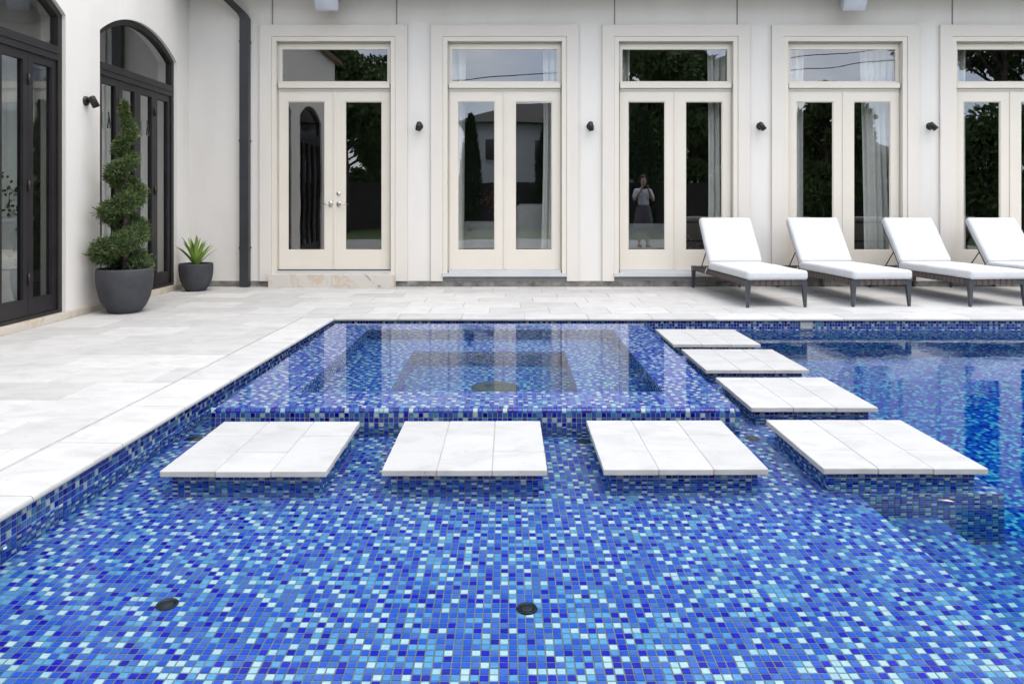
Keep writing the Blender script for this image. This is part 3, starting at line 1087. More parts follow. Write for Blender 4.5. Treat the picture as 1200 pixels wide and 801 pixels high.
build_nosing("edge_tile", [
    nosing((fx_s, S['y0'] + e + NOSE, zn), (1, 0, 0), (0, -1, 0), nxs),
    nosing((S['x1'] - e - NOSE, S['y0'], zn), (0, 1, 0), (1, 0, 0), nys),
    nosing((S['x0'] + e + NOSE, S['y0'], zn), (0, 1, 0), (-1, 0, 0), nys),
    nosing((S['x0'], S['y1'] - e - NOSE, zn), (1, 0, 0), (0, 1, 0), nxs)], spa)
# drain cover and light ring in the foot well
def round_cover(r, h, slots=True):
    m = MB()
    m.lathe([(0.0, h), (r * 0.55, h), (r * 0.60, h * 0.55), (r * 0.68, h * 0.55), (r * 0.72, h), (r * 0.9, h * 0.85), (r, h * 0.25), (r, 0), (0, 0)], seg=32)
    if slots:
        for q in range(10):
            a = 2 * math.pi * q / 10
            c, s = math.cos(a), math.sin(a)
            m2 = MB().box(r * 0.15, r * 0.5, -r * 0.035, r * 0.035, h, h * 1.25)
            m2.xform(Matrix.Rotation(a, 4, 'Z'))
            m.add(m2.v, m2.f)
    return m
dc = round_cover(0.175, 0.02)
dc.xform(Matrix.Translation((-0.097, 5.38, Z_FOOT)))
dc.build("drain_cover", 'drain_grey', spa)
lr = MB().lathe([(0, 0.02), (0.03, 0.02), (0.045, 0.014), (0.05, 0.0)], seg=24, axis='y')
lr.xform(Matrix.Translation((-0.22, FW['y1'] - 0.004, Z_BENCH - 0.16)))
lr.build("spa_light", 'drain', spa)

# ------------------------------------------------------------------ water bodies
def water_poly_ring(outer, inner_, z0, z1):
    m = MB()
    vs = [(*p, z1) for p in outer] + [(*p, z1) for p in inner_] + [(*p, z0) for p in outer] + [(*p, z0) for p in inner_]
    fs = []
    for i in range(4):
        j = (i + 1) % 4
        fs += [(i, j, 4 + j, 4 + i), (8 + j, 8 + i, 12 + i, 12 + j), (i, 8 + i, 8 + j, j), (4 + j, 12 + j, 12 + i, 4 + i)]
    return m.add(vs, fs)
q = 0.04
outer = [(x_edge(Y_NEAR) - q, Y_NEAR - q), (X_RIGHT + q, Y_NEAR - q), (X_RIGHT + q, Y_FAR + q), (x_edge(Y_FAR) - q, Y_FAR + q)]
hq = 0.12
hole = [(S['x0'] + hq, S['y0'] + hq), (S['x1'] - hq, S['y0'] + hq), (S['x1'] - hq, S['y1'] - hq), (S['x0'] + hq, S['y1'] - hq)]
tag(water_poly_ring(outer, hole, -1.6, Z_WATER).build("pool_water", 'water'), kind='structure')
# spa water: deep body plus the film that slides over the rim
sw = MB()
fx0, fx1, fy0, fy1 = S['x0'] + 0.012, S['x1'] - 0.012, S['y0'] + 0.012, S['y1'] - 0.012
bx0, bx1, by0, by1 = OP['x0'] - 0.05, OP['x1'] + 0.05, OP['y0'] - 0.05, OP['y1'] + 0.05
zl = zt - 0.006
film_o = [(fx0, fy0), (fx1, fy0), (fx1, fy1), (fx0, fy1)]
body_o = [(bx0, by0), (bx1, by0), (bx1, by1), (bx0, by1)]
vs_ = [(*p_, Z_SPA) for p_ in film_o] + [(*p_, zl) for p_ in film_o] + [(*p_, zl) for p_ in body_o] + [(*p_, -1.05) for p_ in body_o]
fs_ = [(0, 1, 2, 3), (15, 14, 13, 12)]
for i in range(4):
    j = (i + 1) % 4
    fs_ += [(i, 4 + i, 4 + j, j), (4 + i, 8 + i, 8 + j, 4 + j), (8 + i, 12 + i, 12 + j, 8 + j)]
sw.add(vs_, fs_)
tag(sw.build("spa_water", 'spa_water'), kind='structure')

# ------------------------------------------------------------------ stepping stones
STONE_TH = 0.027
def stepping_stone(x, y, label, mirror, rot):
    t = thing("stepping_stone", (x + STONE_S / 2, y + STONE_S / 2, Z_SHELF), label, "stepping stone", "white stepping stones over the pool")
    a = STONE_S / 2
    w = STONE_S / 3
    zt_ = Z_STONE - Z_SHELF
    gp = 0.0012
    lpart('bedding', MB().box(-a + 0.006, a - 0.006, -a + 0.006, a - 0.006, zt_ - STONE_TH + 0.002, zt_ - 0.0035), 'joint', t)
    for c in range(3):
        xa, xb = -a + c * w, -a + (c + 1) * w
        cut = (2 / 3 if (c + mirror) % 2 == 0 else 1 / 3)
        yc = -a + STONE_S * cut
        for (ya, yb_) in ((-a, yc), (yc, a)):
            m = MB()
            ja = random.uniform(-0.002, 0.002)
            qd = [(xa + gp, ya + (gp if ya > -a else ja)), (xb - gp, ya + (gp if ya > -a else ja)), (xb - gp, yb_ - gp), (xa + gp, yb_ - gp)]
            # rough sawn edge: a fine bevelled block
            z1 = zt_ + random.uniform(-0.0012, 0.0008)
            bm = bmesh.new()
            vv = [bm.verts.new((*p_, z1 - STONE_TH)) for p_ in qd] + [bm.verts.new((*p_, z1)) for p_ in qd]
            for f in ((3, 2, 1, 0), (4, 5, 6, 7), (0, 1, 5, 4), (1, 2, 6, 5), (2, 3, 7, 6), (3, 0, 4, 7)):
                bm.faces.new([vv[i] for i in f])
            bmesh.ops.bevel(bm, geom=bm.edges[:], offset=0.0036, segments=2, profile=0.5, affect='EDGES')
            bmesh.ops.subdivide_edges(bm, edges=[e_ for e_ in bm.edges if e_.calc_length() > 0.1], cuts=9, use_grid_fill=True)
            for v in bm.verts:
                w_ = Vector((v.co.x + x * 3, v.co.y + y * 3, v.co.z)) * 24
                v.co += Vector((mnoise.noise(w_), mnoise.noise(w_ + Vector((9, 2, 5))), 0.35 * mnoise.noise(w_ + Vector((3, 8, 1))))) * 0.0016
            bm.verts.index_update()
            m.add([v.co[:] for v in bm.verts], [[v.index for v in f.verts] for f in bm.faces])
            bm.free()
            lpart("paver", m, 'stone_white', t)
    ped = MB()
    pi_ = a - PED_IN
    hz = zt_ - STONE_TH - 0.0015
    ped.box(-pi_ + GP, pi_ - GP, -pi_ + GP, pi_ - GP, 0.0, hz)
    lpart("pedestal", ped, 'grout', t)
    n = round(2 * pi_ / TP); nz_ = int(hz / TP) + 1
    off = (2 * pi_ - n * TP) / 2
    zb_ = hz - nz_ * TP
    fs = [tile_field((-pi_ + off, -pi_ + GP, zb_), (1, 0, 0), (0, 0, 1), n, nz_),
          tile_field((pi_ - GP, -pi_ + off, zb_), (0, 1, 0), (0, 0, 1), n, nz_),
          tile_field((pi_ - off, pi_ - GP, zb_), (-1, 0, 0), (0, 0, 1), n, nz_),
          tile_field((-pi_ + GP, pi_ - off, zb_), (0, -1, 0), (0, 0, 1), n, nz_)]
    V = []
    o = build_tiles("pedestal_tile", fs, None, dry_shade_above=Z_WATER - Z_SHELF)
    o.parent = t
    return t
LBL_A = ["white stepping stone nearest the left deck edge, leftmost of the front row", "white stepping stone at the middle of the front row, before the spa's centre", "white stepping stone at the right end of the front row, before the spa's right corner"]
LBL_B = ["largest looking white stepping stone, front one of the right hand row beside the shelf edge", "white stepping stone second from the front in the row along the spa's right side", "white stepping stone third from the front in the row along the spa's right side", "smallest looking white stepping stone, rearmost of the right row under the far coping"]
for k, (x, y) in enumerate(ROW_A):
    stepping_stone(x, y, LBL_A[k], k % 2, 0)
for k, (x, y) in enumerate(ROW_B):
    stepping_stone(x, y, LBL_B[k], (k + 1) % 2, 0)

# ------------------------------------------------------------------ fittings in the pool
def floor_fitting(x, y, r, label, z=Z_SHELF):
    m = round_cover(r, 0.008, True)
    t = thing("pool_fitting", (x, y, z), label, "pool fitting", "round black fittings in the pool floor")
    body = MB().lathe([(0, 0.004), (r * 0.74, 0.004), (r * 0.8, 0.010), (r * 0.95, 0.009), (r, 0.004), (r, 0), (0, 0)], seg=32)
    lpart("flange", body, 'drain', t)
    cap = MB().lathe([(0, 0.008), (r * 0.5, 0.0085), (r * 0.62, 0.007), (r * 0.64, 0.004)], seg=32)
    lpart("cap", cap, 'drain', t)
    return t
# ------------------------------------------------------------------ HOUSE
house = thing("house", (0, Y_WALL, 0), "cream stucco house wrapping the terrace, with five French doors and dark arched folding doors", "house")
CX = [-2.304, -0.045, 2.216, 4.45, 6.67]
Z_TOPW = 3.98
# facade wall with five openings
w = MB()
OPH = 0.816                                 # half width of the cut in the wall
zb0, zt0 = 0.073, 3.296
xs = [X_WING]
for c in CX:
    xs += [c - OPH, c + OPH]
xs.append(9.5)
for k in range(0, len(xs), 2):
    w.box(xs[k], xs[k + 1], Y_WALL, Y_WALL + 0.22, zb0, Z_TOPW)
for c in CX:
    w.box(c - OPH, c + OPH, Y_WALL, Y_WALL + 0.22, zt0, Z_TOPW)
w.build("facade_wall", 'stucco', house)
# foundation strip
fo = MB().box(X_WING + 0.02, 9.5, Y_WALL - 0.004, Y_WALL + 0.2, -0.02, 0.0725)
fo.build("foundation_strip", 'foundation', house)
# joint battens above the surrounds
for c in (CX[0] - 0.81, CX[0] + 0.83, CX[2] - 0.81, CX[2] + 0.81, CX[4] - 0.80):
    MB().box(c - 0.008, c + 0.008, Y_WALL - 0.005, Y_WALL + 0.01, 3.452, Z_TOPW - 0.01).build("joint_strip", 'recess', house)

def ring3(m, cx, hw, z0, z1, thick, y0, y1, top=None):
    """door-shaped ring, open at the bottom: two posts and a head between them"""
    top = thick if top is None else top
    m.box(cx - hw, cx - hw + thick, y0, y1, z0, z1)
    m.box(cx + hw - thick, cx + hw, y0, y1, z0, z1)
    m.box(cx - hw + thick, cx + hw - thick, y0, y1, z1 - top, z1)

def make_french(i, cx, label_bits):
    # stucco surround, proud of the wall
    s = MB()
    ring3(s, cx, 0.973, 0.073, 3.449, 0.973 - 0.818, Y_WALL - 0.030, Y_WALL - 0.0005, 3.449 - 3.298)
    s.build("door_surround", 'surround', house)
    c = MB()
    ring3(c, cx, 0.8155, 0.13 if i else 0.17, 3.2955, 0.815 - 0.755, Y_WALL - 0.022, Y_WALL + 0.13, 0.06)
    c.build("door_casing", 'cream', house)
    # inner stop
    c2 = MB()
    ring3(c2, cx, 0.7545, 0.205, 3.235, 0.018, Y_WALL + 0.06, Y_WALL + 0.125, 0.02)
    c2.build("door_stop", 'cream', house)
    # transom window
    tw = MB()
    y0, y1 = Y_WALL + 0.055, Y_WALL + 0.098
    zl_, zh_ = 2.687, 3.214
    gx, gz0, gz1 = 0.698, 2.718, 3.141
    hw = 0.736
    tw.box(cx - hw, cx - gx, y0, y1, zl_, zh_)
    tw.box(cx + gx, cx + hw, y0, y1, zl_, zh_)
    tw.box(cx - gx, cx + gx, y0, y1, zl_, gz0)
    tw.box(cx - gx, cx + gx, y0, y1, gz1, zh_)
    two = tw.build("transom_window", 'cream', house)
    pn = MB().box(cx - gx - 0.01, cx + gx + 0.01, y0 + 0.016, y0 + 0.022, gz0 - 0.01, gz1 + 0.01)
    pn.build("pane", 'glass', two)
    tb = MB()
    tb.box(cx - 0.735, cx + 0.735, Y_WALL + 0.005, Y_WALL + 0.12, 2.622, 2.686)
    tb.box(cx - 0.7345, cx + 0.7345, Y_WALL + 0.035, Y_WALL + 0.12, 2.588, 2.6215)
    tb.build("transom_bar", 'cream', house)
    # two leaves
    y0, y1 = Y_WALL + 0.045, Y_WALL + 0.092
    for sgn in (-1, 1):
        a, b_ = (-0.7355, -0.0045) if sgn < 0 else (0.0045, 0.7355)
        ga, gb = (-0.628, -0.1286) if sgn < 0 else (0.1286 + 0.008, 0.632)
        lf = MB()
        lf.box(cx + a, cx + ga, y0, y1, 0.22, 2.585)
        lf.box(cx + gb, cx + b_, y0, y1, 0.22, 2.585)
        lf.box(cx + ga, cx + gb, y0, y1, 0.22, 0.4726)
        lf.box(cx + ga, cx + gb, y0, y1, 2.45, 2.585)
        leaf = lf.build("french_door", 'cream', house)
        MB().box(cx + ga - 0.01, cx + gb + 0.01, y0 + 0.018, y0 + 0.024, 0.462, 2.46).build("pane", 'glass', leaf)
        # glazing bead, a thin proud lip round the glass
        bd = MB()
        for (xa, xb, za, zb_) in ((ga, ga + 0.012, 0.4726, 2.45), (gb - 0.012, gb, 0.4726, 2.45), (ga + 0.012, gb - 0.012, 0.4726, 0.4846), (ga + 0.012, gb - 0.012, 2.438, 2.45)):
            bd.box(cx + xa, cx + xb, y0 + 0.007, y0 + 0.0175, za, zb_)
        bd.build("glazing_bead", 'cream', leaf)
        if i == 0:
            hx = cx + (-0.055 if sgn < 0 else 0.055)
            hz = 1.085
            h = MB()
            h.lathe([(0, 0.012), (0.022, 0.012), (0.029, 0.006), (0.031, 0.0)], seg=24, axis='y')
            h.v = [(v[0], v[1], v[2] * 1.35) for v in h.v]
            h.xform(Matrix.Translation((hx, y0, hz)))
            h.tube([(hx, y0 - 0.008, hz), (hx, y0 - 0.045, hz)], 0.009)
            h.tube([(hx, y0 - 0.045, hz), (hx + sgn * 0.05, y0 - 0.05, hz + 0.003), (hx + sgn * 0.115, y0 - 0.045, hz)], [0.010, 0.0085, 0.007])
            h.build("door_handle", 'nickel', leaf)
            if sgn > 0:
                l = MB().lathe([(0, 0.02), (0.012, 0.02), (0.013, 0.012), (0.024, 0.011), (0.029, 0.005), (0.03, 0.0)], seg=24, axis='y')
                l.xform(Matrix.Translation((hx, y0, hz + 0.14)))
                l.build("deadbolt", 'nickel', leaf)
    st_ = MB().box(cx - 0.012, cx + 0.012, Y_WALL + 0.036, Y_WALL + 0.0447, 0.225, 2.585)
    st_.build("astragal", 'cream', house)
    if i == 0:
        MB().box(cx - 0.754, cx + 0.754, Y_WALL - 0.02, Y_WALL + 0.12, 0.172, 0.205).build("threshold", 'sill', house)
        th = MB().box(cx - 0.75, cx + 0.75, Y_WALL + 0.03, Y_WALL + 0.11, 0.2055, 0.2195)
        th.build("weather_strip", 'bronze', house)
        for xa, xb in ((cx - 0.818, cx + 0.008), (cx + 0.010, cx + 0.822)):
            mm = MB().rbox(xa, xb, Y_WALL - 0.16, Y_WALL + 0.05, -0.02, 0.171, 0.004, 2)
            mm.s = [False] * len(mm.s)
            mm.build("step_slab", 'marble', house)
    else:
        sl = MB()
        sl.box(cx - 0.822, cx + 0.822, Y_WALL - 0.055, Y_WALL + 0.1, 0.135, 0.178)
        sl.box(cx - 0.74, cx + 0.74, Y_WALL - 0.01, Y_WALL + 0.1, 0.1785, 0.218)
        sl.build("door_sill", 'sill', house)
        MB().box(cx - 0.818, cx + 0.818, Y_WALL - 0.006, Y_WALL + 0.1, 0.074, 0.1345).build("sill_base", 'recess', house)
for i, c in enumerate(CX):
    make_french(i, c, None)

# eave of the main house
ev = MB()
ev.box(X_WING - 0.5, 10.0, Y_WALL - 0.68, Y_WALL + 0.3, Z_TOPW + 0.002, Z_TOPW + 0.06)
ev.build("soffit", 'soffit', house)
fa = MB()
fa.box(X_WING + 0.8, 10.0, Y_WALL - 0.73, Y_WALL - 0.682, Z_TOPW - 0.02, Z_TOPW + 0.22)
fa.build("fascia", 'bronze', house)
rf = MB()
rf.add([(-11, Y_WALL - 0.78, Z_TOPW + 0.22), (10.2, Y_WALL - 0.78, Z_TOPW + 0.22), (10.2, Y_WALL + 3.6, Z_TOPW + 2.3), (-11, Y_WALL + 3.6, Z_TOPW + 2.3), (10.2, 17.5, Z_TOPW + 0.22), (-11, 17.5, Z_TOPW + 0.22)],
       [(0, 1, 2, 3), (3, 2, 4, 5), (0, 5, 4, 1), (0, 3, 5), (1, 4, 2)])
rf.build("roof", 'roof', house)

# ---- left wing with arched folding doors
WY0, WY1 = 1.9, Y_WALL
ARCH = [(2.905, 4.660), (5.245, 7.000), (7.585, 9.340)]
Z_SPR, RISE, Z_DB = 2.89, 0.28, 0.066
WTH = 0.24
def arch_pts(y0, y1, off, n=28):
    hw = (y1 - y0) / 2
    Rr = (hw * hw + RISE * RISE) / (2 * RISE)
    cz = Z_SPR + RISE - Rr
    r = Rr - off
    h = hw - off
    a0 = math.asin(h / r)
    yc = (y0 + y1) / 2
    return [(yc + r * math.sin(-a0 + 2 * a0 * k / n), cz + r * math.cos(-a0 + 2 * a0 * k / n)) for k in range(n + 1)]
ww_ = MB()
ys = [WY0]
for a, b_ in ARCH:
    ys += [a, b_]
ys.append(WY1 + 0.2)
Z_TOPL = 4.5
for k in range(0, len(ys), 2):
    y1_ = ys[k + 1]
    ww_.box(X_WING - WTH, X_WING, ys[k], y1_, Z_DB if k else 0.02, Z_TOPL)
for a, b_ in ARCH:
    ap = arch_pts(a, b_, 0.0)
    n = len(ap)
    vs_, fs_ = [], []
    for (yy, zz) in ap:
        vs_ += [(X_WING, yy, zz), (X_WING, yy, Z_TOPL), (X_WING - WTH, yy, zz), (X_WING - WTH, yy, Z_TOPL)]
    for k in range(n - 1):
        o_, q_ = 4 * k, 4 * k + 4
        fs_ += [(o_, q_, q_ + 1, o_ + 1), (o_ + 2, o_ + 3, q_ + 3, q_ + 2), (o_, o_ + 2, q_ + 2, q_), (o_ + 1, q_ + 1, q_ + 3, o_ + 3)]
    ww_.add(vs_, fs_)
ww_.build("wing_wall", 'stucco', house)
we = MB()
we.box(-11, X_WING - 0.002, WY0 - 0.22, WY0 - 0.001, -0.02, Z_TOPL)
we.build("wing_end_wall", 'stucco', house)
sk = MB()
yk = WY0
SKL = [0.62, 0.71, 0.55, 0.66]
kk = 0
while yk < WY1 - 0.02:
    y2_ = min(yk + SKL[kk % 4], WY1 - 0.008)
    o_ = MB().rbox(X_WING - 0.05, X_WING + 0.022, yk + 0.001, y2_ - 0.001, -0.02, 0.064, 0.003, 1)
    o_.s = [False] * len(o_.s)
    o_.build("skirting_stone", 'skirting', house)
    yk = y2_
    kk += 1
def make_arched(a, b_):
    XF0, XF1 = X_WING - 0.115, X_WING - 0.035
    fr_ = MB()
    t_ = 0.062
    outer_ = [(a + 0.001, Z_DB)] + [(p_[0], p_[1] - 0.001) for p_ in arch_pts(a, b_, 0.001)] + [(b_ - 0.001, Z_DB)]
    inner_ = [(a + t_, Z_DB)] + arch_pts(a, b_, t_) + [(b_ - t_, Z_DB)]
    n = len(outer_)
    vs_ = [(XF1, *p_) for p_ in outer_] + [(XF1, *p_) for p_ in inner_] + [(XF0, *p_) for p_ in outer_] + [(XF0, *p_) for p_ in inner_]
    fs_ = []
    for k in range(n - 1):
        fs_ += [(k, k + 1, n + k + 1, n + k), (2 * n + k, 3 * n + k, 3 * n + k + 1, 2 * n + k + 1), (n + k, n + k + 1, 3 * n + k + 1, 3 * n + k), (k, 2 * n + k, 2 * n + k + 1, k + 1)]
    fs_ += [(0, n, 3 * n, 2 * n), (n - 1, 3 * n - 1, 4 * n - 1, 2 * n - 1)]
    fr_.add(vs_, fs_)
    fr_.box(XF0 + 0.003, XF1 + 0.012, a + t_, b_ - t_, 2.505, 2.577)
    fr_.box(XF0 + 0.002, XF1 + 0.002, a + t_, b_ - t_, 2.445, 2.5045)
    fr_.box(XF0 + 0.002, XF1 + 0.002, a + t_, b_ - t_, Z_DB + 0.001, Z_DB + 0.03)
    fo_ = fr_.build("arched_frame", 'bronze', house)
    ap = arch_pts(a, b_, t_ - 0.008)
    pl_ = [(a + t_ - 0.008, 2.57)] + ap + [(b_ - t_ + 0.008, 2.57)]
    n = len(pl_)
    g_ = MB()
    xg = X_WING - 0.075
    g_.add([(xg + 0.003, *p_) for p_ in pl_] + [(xg - 0.003, *p_) for p_ in pl_], [tuple(range(n)), tuple(range(n, 2 * n))[::-1]] + [(k, (k + 1) % n, n + (k + 1) % n, n + k) for k in range(n)])
    g_.build("fanlight_pane", 'glass_wing', fo_)
    lw = (b_ - a - 2 * t_) / 4
    for k in range(4):
        ya, yb_ = a + t_ + k * lw + 0.002, a + t_ + (k + 1) * lw - 0.002
        st = 0.066
        x0_, x1_ = X_WING - 0.105, X_WING - 0.052
        z0_, z1_ = Z_DB + 0.032, 2.443
        lf = MB()
        lf.box(x0_, x1_, ya, ya + st, z0_, z1_)
        lf.box(x0_, x1_, yb_ - st, yb_, z0_, z1_)
        lf.box(x0_, x1_, ya + st, yb_ - st, z0_, z0_ + 0.15)
        lf.box(x0_, x1_, ya + st, yb_ - st, z1_ - 0.075, z1_)
        # glazing lip
        lf.box(x1_ - 0.02, x1_ - 0.006, ya + st, ya + st + 0.01, z0_ + 0.15, z1_ - 0.075)
        lf.box(x1_ - 0.02, x1_ - 0.006, yb_ - st - 0.01, yb_ - st, z0_ + 0.15, z1_ - 0.075)
        leaf = lf.build("folding_door", 'bronze', house)
        MB().box(X_WING - 0.084, X_WING - 0.078, ya + st - 0.01, yb_ - st + 0.01, z0_ + 0.14, z1_ - 0.065).build("pane", 'glass_wing', leaf)
        if k in (0, 2):
            for hz in (0.42, 1.25, 2.2):
                MB().tube([(x1_ + 0.009, yb_ + 0.002, hz - 0.05), (x1_ + 0.009, yb_ + 0.002, hz + 0.05)], 0.011).build("hinge", 'lamp', leaf)
for a, b_ in ARCH:
    make_arched(a, b_)
# small wrought pulls hanging on two leaves of the far arch
for yh in (7.83, 8.67):
    MB().tube([(X_WING - 0.046, yh, 2.07), (X_WING - 0.040, yh, 2.03), (X_WING - 0.038, yh - 0.012, 1.98), (X_WING - 0.038, yh - 0.03, 1.90), (X_WING - 0.038, yh + 0.03, 1.90), (X_WING - 0.038, yh + 0.012, 1.98), (X_WING - 0.040, yh, 2.03)], 0.007, 8).build("hanging_pull", 'lamp', house)
# wing roof
wr = MB()
wr.box(-11.5, X_WING + 0.12, WY0 - 0.5, Y_WALL - 0.9, Z_TOPL + 0.002, Z_TOPL + 0.10)
wr.build("wing_soffit", 'soffit', house)
wf = MB()
ex = X_WING + 0.20
wf.add([(ex, WY0 - 0.6, Z_TOPL + 0.12), (ex, Y_WALL + 0.5, Z_TOPL + 0.12), (-7.6, Y_WALL + 0.5, Z_TOPL + 1.9), (-7.6, WY0 - 0.6, Z_TOPL + 1.9), (-11.7, WY0 - 0.6, Z_TOPL + 0.12), (-11.7, Y_WALL + 0.5, Z_TOPL + 0.12)],
       [(0, 1, 2, 3), (3, 2, 5, 4), (0, 3, 4), (1, 5, 2), (0, 4, 5, 1)])
wf.build("wing_roof", 'roof', house)
# rooms behind the glass
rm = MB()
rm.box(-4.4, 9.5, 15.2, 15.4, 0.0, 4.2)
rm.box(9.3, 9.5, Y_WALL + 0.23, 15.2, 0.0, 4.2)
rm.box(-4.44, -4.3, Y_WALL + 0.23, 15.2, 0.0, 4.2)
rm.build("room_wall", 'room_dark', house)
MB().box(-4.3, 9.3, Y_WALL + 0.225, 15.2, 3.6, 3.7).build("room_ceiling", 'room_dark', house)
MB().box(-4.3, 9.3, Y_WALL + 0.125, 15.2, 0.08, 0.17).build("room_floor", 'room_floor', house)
rw = MB()
rw.box(-9.2, -9.0, WY0, Y_WALL + 0.2, 0.0, 4.2)
rw.box(-9.0, X_WING - WTH - 0.001, Y_WALL + 0.05, Y_WALL + 0.2, 0.0, 4.2)
rw.box(-9.0, X_WING - WTH - 0.001, WY0 + 0.001, WY0 + 0.1, 0.0, 4.2)
rw.build("wing_room_wall", 'room_light', house)
MB().box(-9.0, X_WING - WTH, WY0 + 0.1, Y_WALL + 0.05, 3.5, 3.6).build("wing_room_ceiling", 'room_light', house)
MB().box(-9.0, X_WING - 0.03, WY0 + 0.1, Y_WALL + 0.05, 0.0, 0.062).build("wing_room_floor", 'room_floor', house)
# downspout
dp = MB()
xd = (287.1 - 595.5) * 9.64 / F_PX
def rect_tube(m, pts, w_, d_):
    rings = []
    for p_ in pts:
        p_ = Vector(p_)
        rings.append([(p_.x - w_ / 2, p_.y - d_ / 2, p_.z), (p_.x + w_ / 2, p_.y - d_ / 2, p_.z), (p_.x + w_ / 2, p_.y + d_ / 2, p_.z), (p_.x - w_ / 2, p_.y + d_ / 2, p_.z)])
    vs_ = [v for r_ in rings for v in r_]
    fs_ = [(3, 2, 1, 0), tuple(4 * (len(rings) - 1) + k for k in range(4))]
    for i in range(len(rings) - 1):
        for k in range(4):
            k2 = (k + 1) % 4
            fs_.append((4 * i + k, 4 * i + k2, 4 * i + 4 + k2, 4 * i + 4 + k))
    m.add(vs_, fs_)
rect_tube(dp, [(xd, Y_WALL - 0.06, 0.01), (xd, Y_WALL - 0.06, 3.52), (xd - 0.03, Y_WALL - 0.07, 3.58), (xd - 0.24, Y_WALL - 0.26, 3.80), (xd - 0.40, Y_WALL - 0.42, 3.95), (xd - 0.42, Y_WALL - 0.44, 3.979)], 0.118, 0.085)
dp_o = dp.build("downspout", 'downpipe', house)
br = MB()
for z in (0.5, 1.9, 3.2):
    br.box(xd - 0.064, xd + 0.064, Y_WALL - 0.108, Y_WALL - 0.001, z, z + 0.03)
br.build("pipe_strap", 'downpipe', dp_o)

# ------------------------------------------------------------------ wall lamps and speakers
def wall_lamp(loc, facing, swing, label):
    t = thing("wall_lamp", loc, label, "wall lamp", "dark bronze spot lamps on the house walls", rz=facing)
    bp = MB().lathe([(0, 0.028), (0.03, 0.028), (0.045, 0.018), (0.05, 0.0)], seg=28, axis='y')
    lpart("base_plate", bp, 'lamp', t)
    ar = MB().tube([(0, -0.02, 0), (0, -0.07, 0.0)], 0.012)
    lpart("arm", ar, 'lamp', t)
    hd = MB().lathe([(0, 0.065), (0.022, 0.063), (0.034, 0.05), (0.036, -0.05), (0.031, -0.052), (0.028, -0.03), (0, -0.03)], seg=28)
    hd.xform(Matrix.Translation((0.0, -0.085, -0.012)) @ Matrix.Rotation(swing, 4, 'Y') @ Matrix.Rotation(R(-14), 4, 'X'))
    lpart("lamp_head", hd, 'lamp', t)
    return t
def wx(px, yy=Y_WALL):
    return (px - 595.5) * yy / F_PX
LZ = 2.115
wall_lamp((wx(491.5), Y_WALL, LZ), 0, R(8), "dark spot lamp on the pier left of the curtained second French door")
wall_lamp((wx(691.5), Y_WALL, LZ), 0, R(-4), "dark spot lamp on the pier between second and third French doors")
wall_lamp((wx(890.5), Y_WALL, LZ), 0, R(-32), "dark spot lamp on the pier above the first two sun loungers")
wall_lamp((wx(1089.5), Y_WALL, LZ), 0, R(-40), "dark spot lamp on the rightmost pier, above the third sun lounger")
wall_lamp((X_WING, 7.327, 2.118), R(90), R(-25), "dark spot lamp on the left wing between its two arched doors")

def speaker(px, label):
    x = wx(px, 9.45)
    t = thing("outdoor_speaker", (x, Y_WALL - 0.0, 3.69), label, "speaker", "white speakers under the eave")
    b_ = MB()
    # tapered cabinet, tilted down and out
    vs_ = [(-0.15, -0.12, -0.13), (0.15, -0.12, -0.13), (0.11, 0.10, -0.11), (-0.11, 0.10, -0.11), (-0.16, -0.12, 0.15), (0.16, -0.12, 0.15), (0.12, 0.10, 0.13), (-0.12, 0.10, 0.13)]
    bm = bmesh.new()
    vv = [bm.verts.new(v) for v in vs_]
    for f in ((3, 2, 1, 0), (4, 5, 6, 7), (0, 1, 5, 4), (1, 2, 6, 5), (2, 3, 7, 6), (3, 0, 4, 7)):
        bm.faces.new([vv[i] for i in f])
    bmesh.ops.bevel(bm, geom=bm.edges[:], offset=0.02, segments=3, profile=0.5, affect='EDGES')
    bm.transform(Matrix.Translation((0, -0.24, 0.03)) @ Matrix.Rotation(R(24), 4, 'X'))
    bm.verts.index_update()
    b_.add([v.co[:] for v in bm.verts], [[v.index for v in f.verts] for f in bm.faces], True)
    bm.free()
    lpart("cabinet", b_, 'white_plastic', t)
    gr = MB().rbox(-0.135, 0.135, -0.128, -0.118, -0.11, 0.13, 0.004, 1)
    gr.xform(Matrix.Translation((0, -0.24, 0.03)) @ Matrix.Rotation(R(24), 4, 'X'))
    lpart("grille", gr, 'white_plastic', t)
    bk = MB()
    bk.box(-0.02, 0.02, -0.2, 0.0, 0.02, 0.05)
    bk.box(-0.04, 0.04, -0.012, 0.0, -0.05, 0.12)
    bk.tube([(0.165, -0.26, 0.04), (0.185, -0.26, 0.04)], 0.02)
    lpart("bracket", bk, 'white_plastic', t)
speaker(384, "white speaker under the eave above the leftmost French door")
speaker(999, "white speaker under the eave above the fourth French door, over the loungers")

